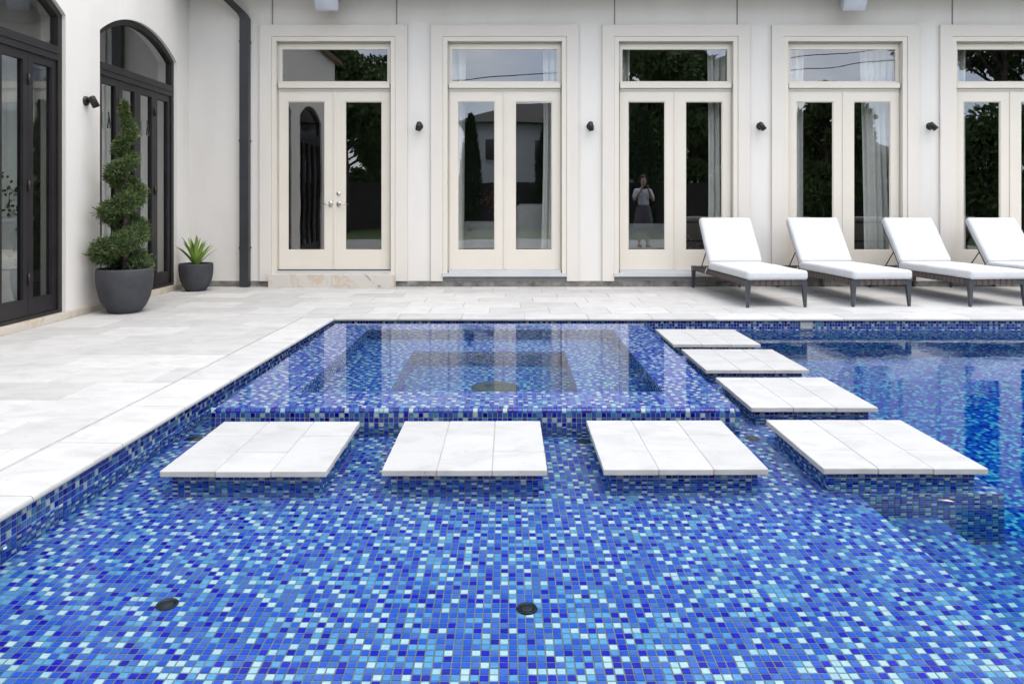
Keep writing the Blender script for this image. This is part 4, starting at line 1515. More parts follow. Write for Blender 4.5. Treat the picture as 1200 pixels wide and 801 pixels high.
# ------------------------------------------------------------------ sun loungers
def make_lounger(loc, rz, label):
    t = thing("sun_lounger", loc, label, "sun lounger", "white cushioned sun loungers in a row", rz)
    W, Ln = 0.66, 1.86
    h0, h1 = 0.235, 0.285
    f = MB()
    f.box(0, 0.035, 0, Ln, h0, h1)
    f.box(W - 0.035, W, 0, Ln, h0, h1)
    f.box(0.035, W - 0.035, 0, 0.035, h0, h1 - 0.001)
    f.box(0.035, W - 0.035, Ln - 0.035, Ln, h0, h1 - 0.001)
    f.box(0.035, W - 0.035, 1.20, 1.23, h0 + 0.004, h1 - 0.004)
    lpart("frame", f, 'lounger_frame', t)
    for lx, ly, sx in ((0.0, 0.0, 1), (W, 0.0, -1), (0.0, Ln, 1), (W, Ln, -1)):
        s = 1 if ly == 0 else -1
        lg = MB()
        top = [(lx - 0.001 * sx, ly - 0.001 * s), (lx + 0.055 * sx, ly - 0.001 * s), (lx + 0.055 * sx, ly + 0.045 * s), (lx - 0.001 * sx, ly + 0.045 * s)]
        bot = [(lx + 0.008 * sx, ly + 0.004 * s), (lx + 0.034 * sx, ly + 0.004 * s), (lx + 0.034 * sx, ly + 0.03 * s), (lx + 0.008 * sx, ly + 0.03 * s)]
        if lx > 0 and ly == 0:      # splayed right leg like the photographed frame
            bot = [(x_ + 0.004, y_) for x_, y_ in bot]
        vs_ = [(*p_, 0.012) for p_ in bot] + [(*p_, h1 + 0.002) for p_ in top]
        lg.add(vs_, [(3, 2, 1, 0), (4, 5, 6, 7), (0, 1, 5, 4), (1, 2, 6, 5), (2, 3, 7, 6), (3, 0, 4, 7)])
        lgo = lpart("leg", lg, 'lounger_frame', t)
        cx_ = sum(p_[0] for p_ in bot) / 4
        cy_ = sum(p_[1] for p_ in bot) / 4
        lpart("foot_pad", MB().lathe([(0, 0), (0.016, 0), (0.016, 0.0118), (0, 0.0118)], c=(cx_, cy_, 0), seg=14), 'drain', lgo)
    # woven straps wrapped over the rails
    wb = MB()
    y_ = 0.085
    while y_ < Ln - 0.08:
        for xa, xb in ((-0.004, 0.039), (W - 0.039, W + 0.004)):
            wb.box(xa, xb, y_, y_ + 0.046, h0 - 0.004, h1 + 0.004)
        wb.box(0.0392, W - 0.0392, y_, y_ + 0.046, h1 - 0.002, h1 + 0.003)
        y_ += 0.068
    x_ = 0.085
    while x_ < W - 0.1:
        wb.box(x_, x_ + 0.046, -0.004, 0.039, h0 - 0.004, h1 + 0.0045)
        x_ += 0.068
    lpart("webbing", wb, 'webbing', t)
    # hinged back frame and its prop rods
    ang = R(55)
    hy, hz = 1.20, h1 + 0.01
    def bk(u, v, x):      # u up the back, v out of it (towards the front)
        return (x, hy + u * math.cos(ang) - v * math.sin(ang), hz + u * math.sin(ang) + v * math.cos(ang))
    bf = MB()
    for x_ in (0.03, W - 0.03):
        bf.tube([bk(0, 0, x_), bk(0.66, 0, x_)], 0.012, 8)
    bf.tube([bk(0.66, 0, 0.03), bk(0.66, 0, W - 0.03)], 0.012, 8)
    bf.tube([bk(0.33, 0, 0.03), bk(0.33, 0, W - 0.03)], 0.010, 8)
    lpart("back_frame", bf, 'lounger_frame', t)
    for x_ in (0.02, W - 0.02):
        pr = MB().tube([bk(0.24, 0, x_), (x_, 1.52, h1)], 0.007, 8)
        lpart("prop_rod", pr, 'lounger_frame', t)
    # cushions
    def cushion(x0_, x1_, y0_, y1_, z0_, z1_, mtx=None, seed=0):
        bm = bmesh.new()
        bmesh.ops.create_cube(bm, size=1)
        for v in bm.verts:
            v.co = ((x0_ + x1_) / 2 + v.co.x * (x1_ - x0_), (y0_ + y1_) / 2 + v.co.y * (y1_ - y0_), (z0_ + z1_) / 2 + v.co.z * (z1_ - z0_))
        bmesh.ops.bevel(bm, geom=bm.edges[:], offset=0.034, segments=5, profile=0.55, affect='EDGES')
        bmesh.ops.subdivide_edges(bm, edges=[e_ for e_ in bm.edges if e_.calc_length() > 0.2], cuts=7, use_grid_fill=True)
        for v in bm.verts:
            nx_ = (v.co.x - x0_) / (x1_ - x0_); ny_ = (v.co.y - y0_) / (y1_ - y0_)
            puff = 0.016 * math.sin(math.pi * min(max(nx_, 0), 1)) * math.sin(math.pi * min(max(ny_, 0), 1))
            wob = 0.004 * mnoise.noise(Vector((v.co.x * 5 + seed, v.co.y * 5, v.co.z * 3)))
            if v.co.z > (z0_ + z1_) / 2:
                v.co.z += puff + wob
            v.co.x += wob * 0.6
        if mtx is not None:
            bm.transform(mtx)
        bm.verts.index_update()
        m = MB()
        m.add([v.co[:] for v in bm.verts], [[v.index for v in f_.verts] for f_ in bm.faces], True)
        bm.free()
        return m
    lpart("seat_cushion", cushion(0.0, W, -0.03, 1.22, h1 + 0.006, h1 + 0.104, seed=loc[0]), 'cushion', t)
    mtx = Matrix.Translation((0, hy, hz)) @ Matrix.Rotation(ang, 4, 'X')
    lpart("back_cushion", cushion(0.0, W, 0.05, 0.70, 0.014, 0.104, mtx, seed=loc[0] + 3), 'cushion', t)
    def piping(x0_, x1_, y0_, y1_, z_, mtx=None):
        r_ = 0.03
        pts = []
        for cx_, cy_, a0 in ((x1_ - r_, y1_ - r_, 0), (x0_ + r_, y1_ - r_, 90), (x0_ + r_, y0_ + r_, 180), (x1_ - r_, y0_ + r_, 270)):
            for q_ in range(4):
                a_ = R(a0 + q_ * 30)
                pts.append(Vector((cx_ + r_ * math.cos(a_), cy_ + r_ * math.sin(a_), z_)))
        pts.append(pts[0].copy())
        if mtx is not None:
            pts = [mtx @ p_ for p_ in pts]
        return MB().tube(pts, 0.0042, 6, caps=False)
    lpart("piping", piping(0.0055, W - 0.0055, -0.0245, 1.2145, h1 + 0.074), 'cushion', t)
    lpart("piping", piping(0.0055, W - 0.0055, 0.0555, 0.6945, 0.072, mtx), 'cushion', t)
    tie = MB()
    tie.tube([(-0.004, 1.22, h1 + 0.03), (-0.012, 1.27, h1 - 0.03), (0.0, 1.30, h1 - 0.062), (0.02, 1.27, h1 - 0.05)], 0.006, 8)
    lpart("tie_strap", tie, 'cushion', t)
    return t
LY = 7.72
make_lounger((2.505, LY, 0), R(3.6), "white cushioned sun lounger leftmost in the row, in front of the third French door")
make_lounger((3.645, LY + 0.06, 0), R(4.2), "white cushioned sun lounger second from the left, before the fourth French door")
make_lounger((4.89, LY + 0.06, 0), R(5.4), "white cushioned sun lounger third from the left, below the rightmost wall lamp")
make_lounger((5.96, LY + 0.06, 0), R(5.6), "white cushioned sun lounger cut off by the right picture edge")

# ------------------------------------------------------------------ planters and plants
def planter(loc, rr, h, label, group):
    t = thing("planter", loc, label, "planter", group)
    prof = [(0, 0), (rr * 0.52, 0), (rr * 0.58, 0.012 * h / 0.45), (rr * 0.75, h * 0.16), (rr * 0.89, h * 0.36), (rr * 0.97, h * 0.58), (rr, h * 0.78), (rr * 0.995, h * 0.95), (rr * 0.99, h * 0.985), (rr * 0.965, h), (rr * 0.93, h * 0.99), (rr * 0.915, h * 0.955), (rr * 0.90, h * 0.88)]
    lpart("pot", MB().lathe(prof, seg=64), 'pot', t)
    lpart("soil", MB().lathe([(0, h * 0.915), (rr * 0.4, h * 0.92), (rr * 0.91, h * 0.89)], seg=32), 'soil', t)
    return t
PX_, PY_ = -3.875, 7.42
planter((PX_, PY_, 0), 0.264, 0.445, "large charcoal planter pot holding the spiral topiary by the left wing", "charcoal planter pots")
QX_, QY_ = -3.93, 9.24
planter((QX_, QY_, 0), 0.205, 0.345, "small charcoal planter pot in the corner beside the downspout", "charcoal planter pots")

def leaf_cloud(centres, dirs, lens, wids, bend=0.25):
    """many small folded leaf blades; numpy, one mesh"""
    c = np.array(centres); d_ = np.array(dirs); n = len(c)
    d_ /= np.linalg.norm(d_, axis=1)[:, None] + 1e-9
    r_ = rng.normal(size=(n, 3))
    s = np.cross(d_, r_); s /= np.linalg.norm(s, axis=1)[:, None] + 1e-9
    nn_ = np.cross(s, d_)
    L_ = np.array(lens)[:, None]; W_ = np.array(wids)[:, None]
    V = np.zeros((n, 4, 3))
    V[:, 0] = c
    V[:, 1] = c + d_ * L_ * 0.5 + s * W_ + nn_ * L_ * bend * 0.3
    V[:, 2] = c + d_ * L_
    V[:, 3] = c + d_ * L_ * 0.5 - s * W_ + nn_ * L_ * bend * 0.3
    F = (np.arange(n) * 4)[:, None] + np.arange(4)[None]
    return V.reshape(-1, 3), F
def np_mesh(name, V, F, mat, parent):
    me = bpy.data.meshes.new(name)
    k = F.shape[1]
    me.vertices.add(len(V)); me.vertices.foreach_set("co", V.ravel().astype(np.float32))
    me.loops.add(F.size); me.loops.foreach_set("vertex_index", F.ravel().astype(np.int32))
    me.polygons.add(len(F)); me.polygons.foreach_set("loop_start", (np.arange(len(F)) * k).astype(np.int32))
    me.materials.append(M[mat]); me.update(calc_edges=True)
    o = bpy.data.objects.new(name, me)
    COL.objects.link(o)
    if parent is not None: o.parent = parent
    return o

# spiral juniper
top = thing("spiral_topiary", (PX_, PY_, 0.40), "clipped juniper topiary cut in a rising spiral, in the large charcoal pot", "topiary")
K = PY_ / F_PX
ext = [(121, 0.5, 1.2), (159, 6.0, 6.5), (177, 5.5, 6.5), (188, 6.0, 8.0), (206, 10.5, 12.0), (231, 9.5, 13.5), (252, 13.5, 15.5), (273, 11.5, 14.5), (298, 20, 19), (313, 15, 14)]
hs, ra, rt, ph = [], [], [], []
for k, (yy, a_, b_) in enumerate(ext):
    hs.append(1.10 - (yy - 238) * K - 0.40); ra.append(a_ * K * 1.1); rt.append(b_ * K); ph.append(math.pi * (k - 1))
hs, ra, rt, ph = map(np.array, (hs, ra, rt, ph))
order = np.argsort(hs)
def topi(h):
    return (np.interp(h, hs[order], ra[order]), np.interp(h, hs[order], rt[order]), np.interp(h, hs[order], ph[order]))
cs, ds, ls, wsd = [], [], [], []
hh = rng.uniform(hs.min() + 0.0, hs.max(), 5200)
wgt = np.interp(hh, hs[order], rt[order]) / rt.max()
keep = rng.random(len(hh)) < (0.25 + 0.75 * wgt)
lump = 0
for h in hh[keep]:
    a_, r_, p_ = topi(h)
    base_c = np.array([a_ * math.cos(p_), -a_ * math.sin(p_), h])
    v = rng.normal(size=3); v /= np.linalg.norm(v)
    rr_ = r_ * (0.84 + 0.34 * mnoise.noise(Vector(tuple(base_c * 9 + v * 2.0)))) 
    pt = base_c + v * rr_ * np.array([1, 1, 0.8])
    for q_ in range(12):
        dv = v * 0.9 + rng.normal(size=3) * 0.55 + np.array([0, 0, 0.35])
        depth = rng.uniform(0.72, 1.0)
        cs.append(base_c + (pt - base_c) * depth + rng.normal(size=3) * 0.012); ds.append(dv)
        ls.append(rng.uniform(0.022, 0.055)); wsd.append(rng.uniform(0.0028, 0.0052))
cs_a = np.array(cs)
V, F = leaf_cloud(cs_a, ds, ls, wsd)
o_ = np_mesh("foliage", V, F, 'juniper', top); o_['kind'] = 'stuff'
core = MB()
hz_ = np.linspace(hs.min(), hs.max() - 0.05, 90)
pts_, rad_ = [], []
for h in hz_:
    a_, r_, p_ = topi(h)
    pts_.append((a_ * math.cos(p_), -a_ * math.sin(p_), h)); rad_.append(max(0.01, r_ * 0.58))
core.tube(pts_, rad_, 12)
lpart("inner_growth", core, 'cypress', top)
lpart("trunk", MB().tube([(0, 0, -0.02), (0.01, 0, 0.5), (0, 0.01, 1.1), (0, 0, hs.max() - 0.2)], [0.03, 0.026, 0.018, 0.006], 10), 'bark', top)

# small rosette plant
ag = thing("agave_plant", (QX_, QY_, 0.30), "small bright green spiky leaved plant in the corner pot", "plant")
def blade(ang, tilt, length, width):
    m = MB()
    n = 8
    L_, Rr, C_ = [], [], []
    for k in range(n + 1):
        s = k / n
        b_ = tilt + 0.16 * s * s
        rad = length * s * math.sin(b_)
        hz = length * s * math.cos(b_ * 0.92)
        wd = width * (0.55 + 1.1 * s) * (1 - s) ** 0.7 if s < 1 else 0.0
        c_, s_ = math.cos(ang), math.sin(ang)
        ctr = Vector((rad * c_, rad * s_, hz))
        sd = Vector((-s_, c_, 0))
        L_.append(ctr + sd * wd); Rr.append(ctr - sd * wd); C_.append(ctr + Vector((c_, s_, -0.3)) * wd * 0.35)
    vs_ = L_ + C_ + Rr
    N1 = n + 1
    fs_ = []
    for k in range(n):
        fs_ += [(k, N1 + k, N1 + k + 1, k + 1), (N1 + k, 2 * N1 + k, 2 * N1 + k + 1, N1 + k + 1)]
    # back side, slightly thinner
    off = len(vs_)
    vs_ += [v + Vector((0.002, 0, 0.002)) for v in vs_]
    fs_ += [tuple(off + i for i in f[::-1]) for f in fs_]
    m.add(vs_, fs_, True)
    return m
for k in range(27):
    ring = k // 9
    a_ = k * 2.4 + random.uniform(-0.25, 0.25)
    lpart("leaf", blade(a_, [0.10, 0.36, 0.66][ring] + random.uniform(-0.1, 0.1), [0.37, 0.40, 0.38][ring] * random.uniform(0.8, 1.12), 0.036), 'agave', ag)

# ------------------------------------------------------------------ pool small things
def refr_floor(px, py, zfloor, zw=Z_WATER):
    """where the picture point (px,py) lands on the floor, bent at the water surface"""
    dx, dz = (px - 595.5) / F_PX, -(py - 238.0) / F_PX
    d_ = Vector((dx, 1, dz)).normalized()
    t_ = (zw - 1.10) / d_.z
    P = Vector((0, 0, 1.10)) + d_ * t_
    n_ = Vector((0, 0, 1)); eta = 1 / 1.333
    c = -d_.dot(n_)
    k = 1 - eta * eta * (1 - c * c)
    r_ = d_ * eta + n_ * (eta * c - math.sqrt(k))
    t2 = (zfloor - P.z) / r_.z
    return P + r_ * t2
FIT = [(196, 708, 0.035, "black round fitting in the shelf floor at the lower left of the pool"),
       (617.5, 713, 0.034, "black round fitting in the shelf floor at the bottom centre of the pool"),
       (228, 513.5, 0.042, "black round fitting beside the left deck wall, behind the leftmost stepping stone"),
       (684, 517, 0.040, "black round fitting between the middle and right front stepping stones"),
       (882, 513.5, 0.040, "grey looking round fitting between spa corner and the right hand stone row")]
for px, py, r_, lb in FIT:
    P = refr_floor(px, py, Z_SHELF)
    floor_fitting(P.x, P.y, r_, lb)
# skimmer grille in the far wall
sg = thing("skimmer_grille", (wx(944.7, Y_FAR), Y_FAR, -0.072), "small grey slotted grille in the far pool wall above the waterline", "grille")
fr_ = MB()
fr_.box(-0.062, 0.062, -0.009, 0.004, 0.026, 0.034)
fr_.box(-0.062, 0.062, -0.009, 0.004, -0.034, -0.026)
fr_.box(-0.062, -0.054, -0.009, 0.004, -0.026, 0.026)
fr_.box(0.054, 0.062, -0.009, 0.004, -0.026, 0.026)
lpart("frame", fr_, 'grey_plastic', sg)
for k in range(5):
    z = -0.021 + k * 0.0105
    lpart("slat", MB().box(-0.054, 0.054, -0.006, 0.002, z - 0.0028, z + 0.0028), 'sill', sg)
# pool lights
def pool_light(loc, rz, label):
    t = thing("pool_light", loc, label, "pool light", "small blue pool lights", rz)
    lpart("ring", MB().lathe([(0.010, 0.006), (0.018, 0.006), (0.021, 0.0)], seg=20, axis='y'), 'grey_plastic', t)
    lpart("lens", MB().lathe([(0, 0.008), (0.007, 0.007), (0.010, 0.004)], seg=20, axis='y'), 'led', t)
pool_light((wx(1007, Y_FAR), Y_FAR - 0.002, -0.205), 0, "tiny lit blue light in the far pool wall under the loungers")
yL = 2.63
pool_light((x_edge(yL) + 0.003, yL, Z_WATER - 0.045), R(90) - EDGE_ANG, "tiny lit blue light in the left pool wall at the picture edge")
# floating leaf
P = Vector((0, 0, 1.10)) + Vector(((1108 - 595.5) / F_PX, 1, -(587 - 238.0) / F_PX)) * ((Z_WATER - 1.10) / (-(587 - 238.0) / F_PX))
lf = MB()
n = 8
L_, Rr = [], []
for k in range(n + 1):
    s = k / n
    wd = 0.010 * math.sin(math.pi * s) ** 0.8 if 0 < s < 1 else 0.0
    L_.append((s * 0.05, wd, 0.002 + 0.004 * math.sin(3 * s))); Rr.append((s * 0.05, -wd, 0.003 + 0.004 * math.sin(3 * s)))
lf.add(L_ + Rr, [(k, k + 1, n + 2 + k, n + 1 + k) for k in range(n)])
lo = bpy.data.objects.new("fallen_leaf", lf.mesh("fallen_leaf", 'leaf_dry'))
COL.objects.link(lo)
lo.location = (P.x - 0.02, P.y, Z_WATER + 0.001); lo.rotation_euler = (0, 0, R(-20))
tag(lo, "small dry brown leaf floating in front of the largest stepping stone", "leaf")

# ------------------------------------------------------------------ indoors: curtains, furniture
def curtain(x0_, x1_, label, flare=0.0, yc=Y_WALL + 0.32, z0_=0.19, z1_=3.40):
    n = max(10, int((x1_ - x0_) / 0.012)); mrows = 12
    vs_, fs_ = [], []
    for j in range(mrows + 1):
        s = j / mrows
        z = z0_ + (z1_ - z0_) * s
        for i in range(n + 1):
            u = i / n
            gather = 1 - 0.12 * math.sin(math.pi * s)
            x_ = (x0_ + x1_) / 2 + (u - 0.5) * (x1_ - x0_) * gather - flare * (1 - s) ** 2
            y_ = yc + 0.028 * math.sin(u * (x1_ - x0_) / 0.075 * 2 * math.pi * 0.8 + 1.3 * s) + 0.01 * math.sin(9 * u + 4 * s)
            vs_.append((x_, y_, z))
    for j in range(mrows):
        for i in range(n):
            a_ = j * (n + 1) + i
            fs_.append((a_, a_ + 1, a_ + n + 2, a_ + n + 1))
    # back face for thickness
    off = len(vs_)
    vs_ += [(v[0], v[1] + 0.004, v[2]) for v in vs_]
    fs_ += [tuple(off + i for i in f[::-1]) for f in fs_]
    m = MB().add(vs_, fs_, True)
    o = m.build("curtain", 'curtain', None, normals=False)
    return tag(o, label, "curtain", "linen curtains inside the French doors")
yC = Y_WALL + 0.32
cxp = lambda px: (px - 595.5) * yC / F_PX
curtain(cxp(526), cxp(546.5), "narrow linen curtain at the left side of the second French door", 0.03)
curtain(cxp(636), cxp(664), "linen curtain at the right side of the second French door, behind the armchair", 0.04)
curtain(cxp(724), cxp(737.5), "narrow linen curtain at the left side of the third French door")
curtain(cxp(829), cxp(858), "linen curtain at the right of the third French door, above the leftmost lounger")
curtain(cxp(920), cxp(941), "narrow linen curtain at the left side of the fourth French door")
curtain(cxp(1008), cxp(1050), "wide draped linen curtain at the right side of the fourth French door", -0.06)
curtain(cxp(1116), cxp(1133), "linen curtain at the left side of the rightmost French door")

def added_wing_sheet(y0_, y1_, label):  # pale sheet added behind the wing glass to brighten the panes
    n = int((y1_ - y0_) / 0.015)
    rows = [0.09, 1.3, 2.55]
    vs_, fs_ = [], []
    for z in rows:
        for i in range(n + 1):
            vs_.append((X_WING - 0.36 + 0.012 * math.sin(i * 0.55 + z), y0_ + (y1_ - y0_) * i / n, z))
    for j in range(2):
        for i in range(n):
            a_ = j * (n + 1) + i
            fs_.append((a_, a_ + 1, a_ + n + 2, a_ + n + 1))
    off = len(vs_)
    vs_ += [(v[0] - 0.003, v[1], v[2]) for v in vs_]
    fs_ += [tuple(off + i for i in f[::-1]) for f in fs_]
    tag(MB().add(vs_, fs_, True).build("curtain", 'curtain', None, normals=False), label, "curtain", "added pale sheets inside the arched doors")
added_wing_sheet(8.10, 9.45, "added pale sheet brightening the far arched door beside the corner pot")
added_wing_sheet(6.30, 7.02, "added pale sheet brightening the right side of the nearer arched door")
def sofa(name, loc, w_, dpt, seat_h, back_h, label, cat, rz=0):
    t = thing(name, loc, label, cat, None, rz)
    lpart("base", MB().rbox(-w_ / 2, w_ / 2, 0.0, dpt, 0.06, seat_h - 0.12, 0.03), 'sofa', t)
    lpart("seat_cushion", MB().rbox(-w_ / 2 + 0.12, w_ / 2 - 0.12, 0.04, dpt - 0.16, seat_h - 0.118, seat_h + 0.03, 0.05, 4), 'sofa', t)
    lpart("backrest", MB().rbox(-w_ / 2 + 0.02, w_ / 2 - 0.02, -0.10, 0.14, 0.10, back_h, 0.08, 5), 'sofa', t)
    for s in (-1, 1):
        lpart("arm", MB().rbox(s * w_ / 2 - 0.09, s * w_ / 2 + 0.09, -0.02, dpt - 0.02, 0.08, seat_h + 0.18, 0.07, 5), 'sofa', t)
    for sx in (-1, 1):
        for y_ in (0.06, dpt - 0.06):
            lpart("leg", MB().tube([(sx * (w_ / 2 - 0.08), y_, 0), (sx * (w_ / 2 - 0.08), y_, 0.062)], [0.018, 0.026], 10), 'black_wood', t)
    return t
FZ = 0.17
sofa("sofa", (-0.22, 11.0, FZ), 1.0, 0.85, 0.42, 0.66, "white low sofa seen through the left leaf of the second French door", "sofa")
sofa("armchair", (0.42, 10.75, FZ), 0.66, 0.8, 0.44, 0.92, "white high backed armchair seen through the right leaf of the second French door", "armchair")
def x_table(loc, w_, label):
    t = thing("console_table", loc, label, "table", "black tables with crossed legs indoors")
    lpart("tabletop", MB().box(-w_ / 2, w_ / 2, 0, 0.4, 0.66, 0.70), 'black_wood', t)
    for y_ in (0.04, 0.36):
        lpart("leg", MB().tube([(-w_ / 2 + 0.05, y_, 0), (w_ / 2 - 0.05, y_, 0.66)], 0.018, 8), 'black_wood', t)
        lpart("leg", MB().tube([(w_ / 2 - 0.05, y_ + 0.02, 0), (-w_ / 2 + 0.05, y_ + 0.02, 0.66)], 0.018, 8), 'black_wood', t)
    return t
x_table((2.66, 10.3, FZ), 0.75, "black crossed leg table seen through the right leaf of the third French door")
x_table((4.85, 10.6, FZ), 0.9, "black crossed leg table seen through the right leaf of the fourth French door")
sofa("sofa", (2.0, 11.2, FZ), 1.0, 0.85, 0.40, 0.62, "white sofa end low behind the left leaf of the third French door", "sofa")
# dried flowers on a stand behind the sofa
vz = thing("flower_vase", (-0.12, 11.5, FZ), "vase of reddish dried flowers on a stand behind the white sofa", "vase")
lpart("stand", MB().lathe([(0, 0), (0.16, 0), (0.16, 0.02), (0.03, 0.04), (0.03, 0.56), (0.17, 0.58), (0.17, 0.60), (0, 0.60)], seg=24), 'black_wood', vz)
lpart("vase", MB().lathe([(0, 0.601), (0.05, 0.601), (0.08, 0.68), (0.06, 0.78), (0.04, 0.80), (0.045, 0.82)], seg=24), 'vase', vz)
cs = rng.normal(size=(500, 3)) * np.array([0.13, 0.10, 0.09]) + np.array([0, 0, 0.98])
V, F = leaf_cloud(cs, rng.normal(size=(500, 3)), rng.uniform(0.02, 0.05, 500), rng.uniform(0.008, 0.016, 500))
o_ = np_mesh("flower_head", V, F, 'flower', vz); o_['kind'] = 'stuff'
# white tub with a bush inside the left wing
tb_ = thing("indoor_planter", (-4.75, 6.72, 0.062), "tall white stone planter with a dark bush behind the nearest arched door", "planter")
lpart("plinth", MB().rbox(-0.24, 0.24, -0.24, 0.24, 0, 0.52, 0.01, 2), 'vase', tb_)
lpart("pot", MB().lathe([(0, 0.52), (0.16, 0.521), (0.2, 0.6), (0.22, 0.86), (0.23, 0.90), (0.2, 0.9), (0, 0.86)], seg=28), 'vase', tb_)
cs = rng.normal(size=(900, 3)) * np.array([0.12, 0.12, 0.11]) + np.array([0, 0, 1.06])
V, F = leaf_cloud(cs, rng.normal(size=(900, 3)), rng.uniform(0.03, 0.07, 900), rng.uniform(0.01, 0.02, 900))
o_ = np_mesh("foliage", V, F, 'leaves', tb_); o_['kind'] = 'stuff'

# ------------------------------------------------------------------ what the glass reflects: garden behind the camera
fen = thing("garden_fence", (2, -11.5, -0.04), "dark stained board fence across the garden, seen reflected in the glass doors", "fence")
fp = MB()
fboard = MB().box(-0.0785, 0.0785, 0, 0.02, 0.04, 2.0).mesh("board", 'fence')
for k in range(0, 240):
    x_ = -14 + k * 0.16
    o = bpy.data.objects.new("board", fboard)
    COL.objects.link(o); o.parent = fen
    o.location = (x_, random.uniform(0, 0.004), random.uniform(-0.01, 0.01))
lpart("rail", MB().box(-16.1, 22.3, 0.022, 0.06, 0.35, 0.43), 'fence', fen)
lpart("rail", MB().box(-16.1, 22.3, 0.022, 0.06, 1.60, 1.68), 'fence', fen)

def tree(loc, h, cr, n, label, mat='leaves', trunk_h=0.4, leaf=0.2, group='garden trees seen in the glass'):
    t = thing("tree", loc, label, "tree", group)
    tr = MB()
    tr.tube([(0, 0, 0), (0.1, 0.05, h * 0.25), (0.0, 0.1, h * 0.5), (0.1, 0, h * 0.8)], [0.22, 0.17, 0.12, 0.04], 10)
    cl = []
    for k in range(26):
        a_ = random.uniform(0, 2 * math.pi); z = random.uniform(trunk_h, 0.98)
        rr_ = cr * math.sin(math.pi * min(0.96, max(0.08, (z - trunk_h) / (1 - trunk_h) * 0.85 + 0.12))) * random.uniform(0.35, 1.0)
        c_ = np.array([rr_ * math.cos(a_), rr_ * math.sin(a_), z * h])
        cl.append((c_, random.uniform(0.22, 0.42) * cr))
        tr.tube([(0.05, 0.05, z * h * 0.72), (c_[0] * 0.6, c_[1] * 0.6, z * h * 0.9), tuple(c_)], [0.06, 0.035, 0.01], 6)
    lpart("trunk", tr, 'bark', t)
    per = n // 26
    C_, D_ = [], []
    for c_, r_ in cl:
        v = rng.normal(size=(per, 3)); v /= np.linalg.norm(v, axis=1)[:, None]
        rad = r_ * rng.uniform(0.2, 1.0, per) ** 0.5
        C_.append(c_ + v * rad[:, None] * np.array([1, 1, 0.75])); D_.append(v + rng.normal(size=(per, 3)) * 0.8)
    C_ = np.concatenate(C_); D_ = np.concatenate(D_)
    V, F = leaf_cloud(C_, D_, rng.uniform(leaf * 0.6, leaf * 1.3, len(C_)), rng.uniform(leaf * 0.2, leaf * 0.34, len(C_)))
    o = np_mesh("crown", V, F, mat, t); o['kind'] = 'stuff'
    return t
tree((-6.5, -9.5, -0.04), 9.5, 3.2, 30000, "tall loose crowned tree past the wing's end, reflected in the leftmost transom", leaf=0.24)
tree((-7.6, -14.2, -0.04), 6.5, 3.2, 26000, "low dense tree behind the fence, reflected in the right leaf of the leftmost French door", trunk_h=0.08, leaf=0.24)
tree((6.2, -13.5, -0.04), 9.5, 3.6, 34000, "broad tree behind the fence, reflected in the third French door", trunk_h=0.3, leaf=0.26)
tree((10.4, -14.6, -0.04), 8.0, 2.6, 26000, "dense low tree behind the fence, reflected in the right leaf of the third French door", trunk_h=0.06, leaf=0.24)
tree((13.0, -10.4, -0.04), 5.8, 2.0, 24000, "leafy small tree before the fence, reflected in the left leaf of the fourth French door", trunk_h=0.06, leaf=0.22)
tree((17.2, -6.0, -0.04), 10.5, 3.4, 34000, "big leafy tree beside the lawn, reflected in the rightmost French door", trunk_h=0.10, leaf=0.24)
tree((9.6, -12.8, -0.04), 4.6, 2.2, 20000, "dark round shrub tree low behind the fence, near the third French door's reflection", trunk_h=0.02, leaf=0.22)
def cypress(loc, h, r, label):
    t = thing("cypress_tree", loc, label, "tree", "slim cypresses along the garden fence")
    n = 5200
    z = rng.uniform(0.03, 1.0, n) ** 0.9
    prof = np.sin(np.clip(z * 0.9 + 0.1, 0, 1) * math.pi) ** 0.6 * (1 - 0.55 * z)
    a_ = rng.uniform(0, 2 * math.pi, n)
    rad = r * prof * rng.uniform(0.55, 1.05, n)
    C_ = np.stack([rad * np.cos(a_), rad * np.sin(a_), z * h], 1)
    D_ = np.stack([np.cos(a_) * 0.4, np.sin(a_) * 0.4, np.ones(n)], 1) + rng.normal(size=(n, 3)) * 0.25
    V, F = leaf_cloud(C_, D_, rng.uniform(0.12, 0.28, n), rng.uniform(0.02, 0.04, n))
    o = np_mesh("foliage", V, F, 'cypress', t); o['kind'] = 'stuff'
    lpart("trunk", MB().tube([(0, 0, 0), (0, 0, h * 0.9)], [0.09, 0.02], 8), 'bark', t)
for px, hgt, lb in ((551, 4.6, "slim cypress reflected in the left leaf of the second French door"), (640, 4.5, "slim cypress reflected in the right leaf of the second French door"), (757, 4.8, "slim cypress reflected in the left leaf of the third French door")):
    Zm = 2 * Y_WALL + 10.6
    cypress(((px - 595.5) * Zm / F_PX, -10.6, -0.04), hgt, 0.55, lb)
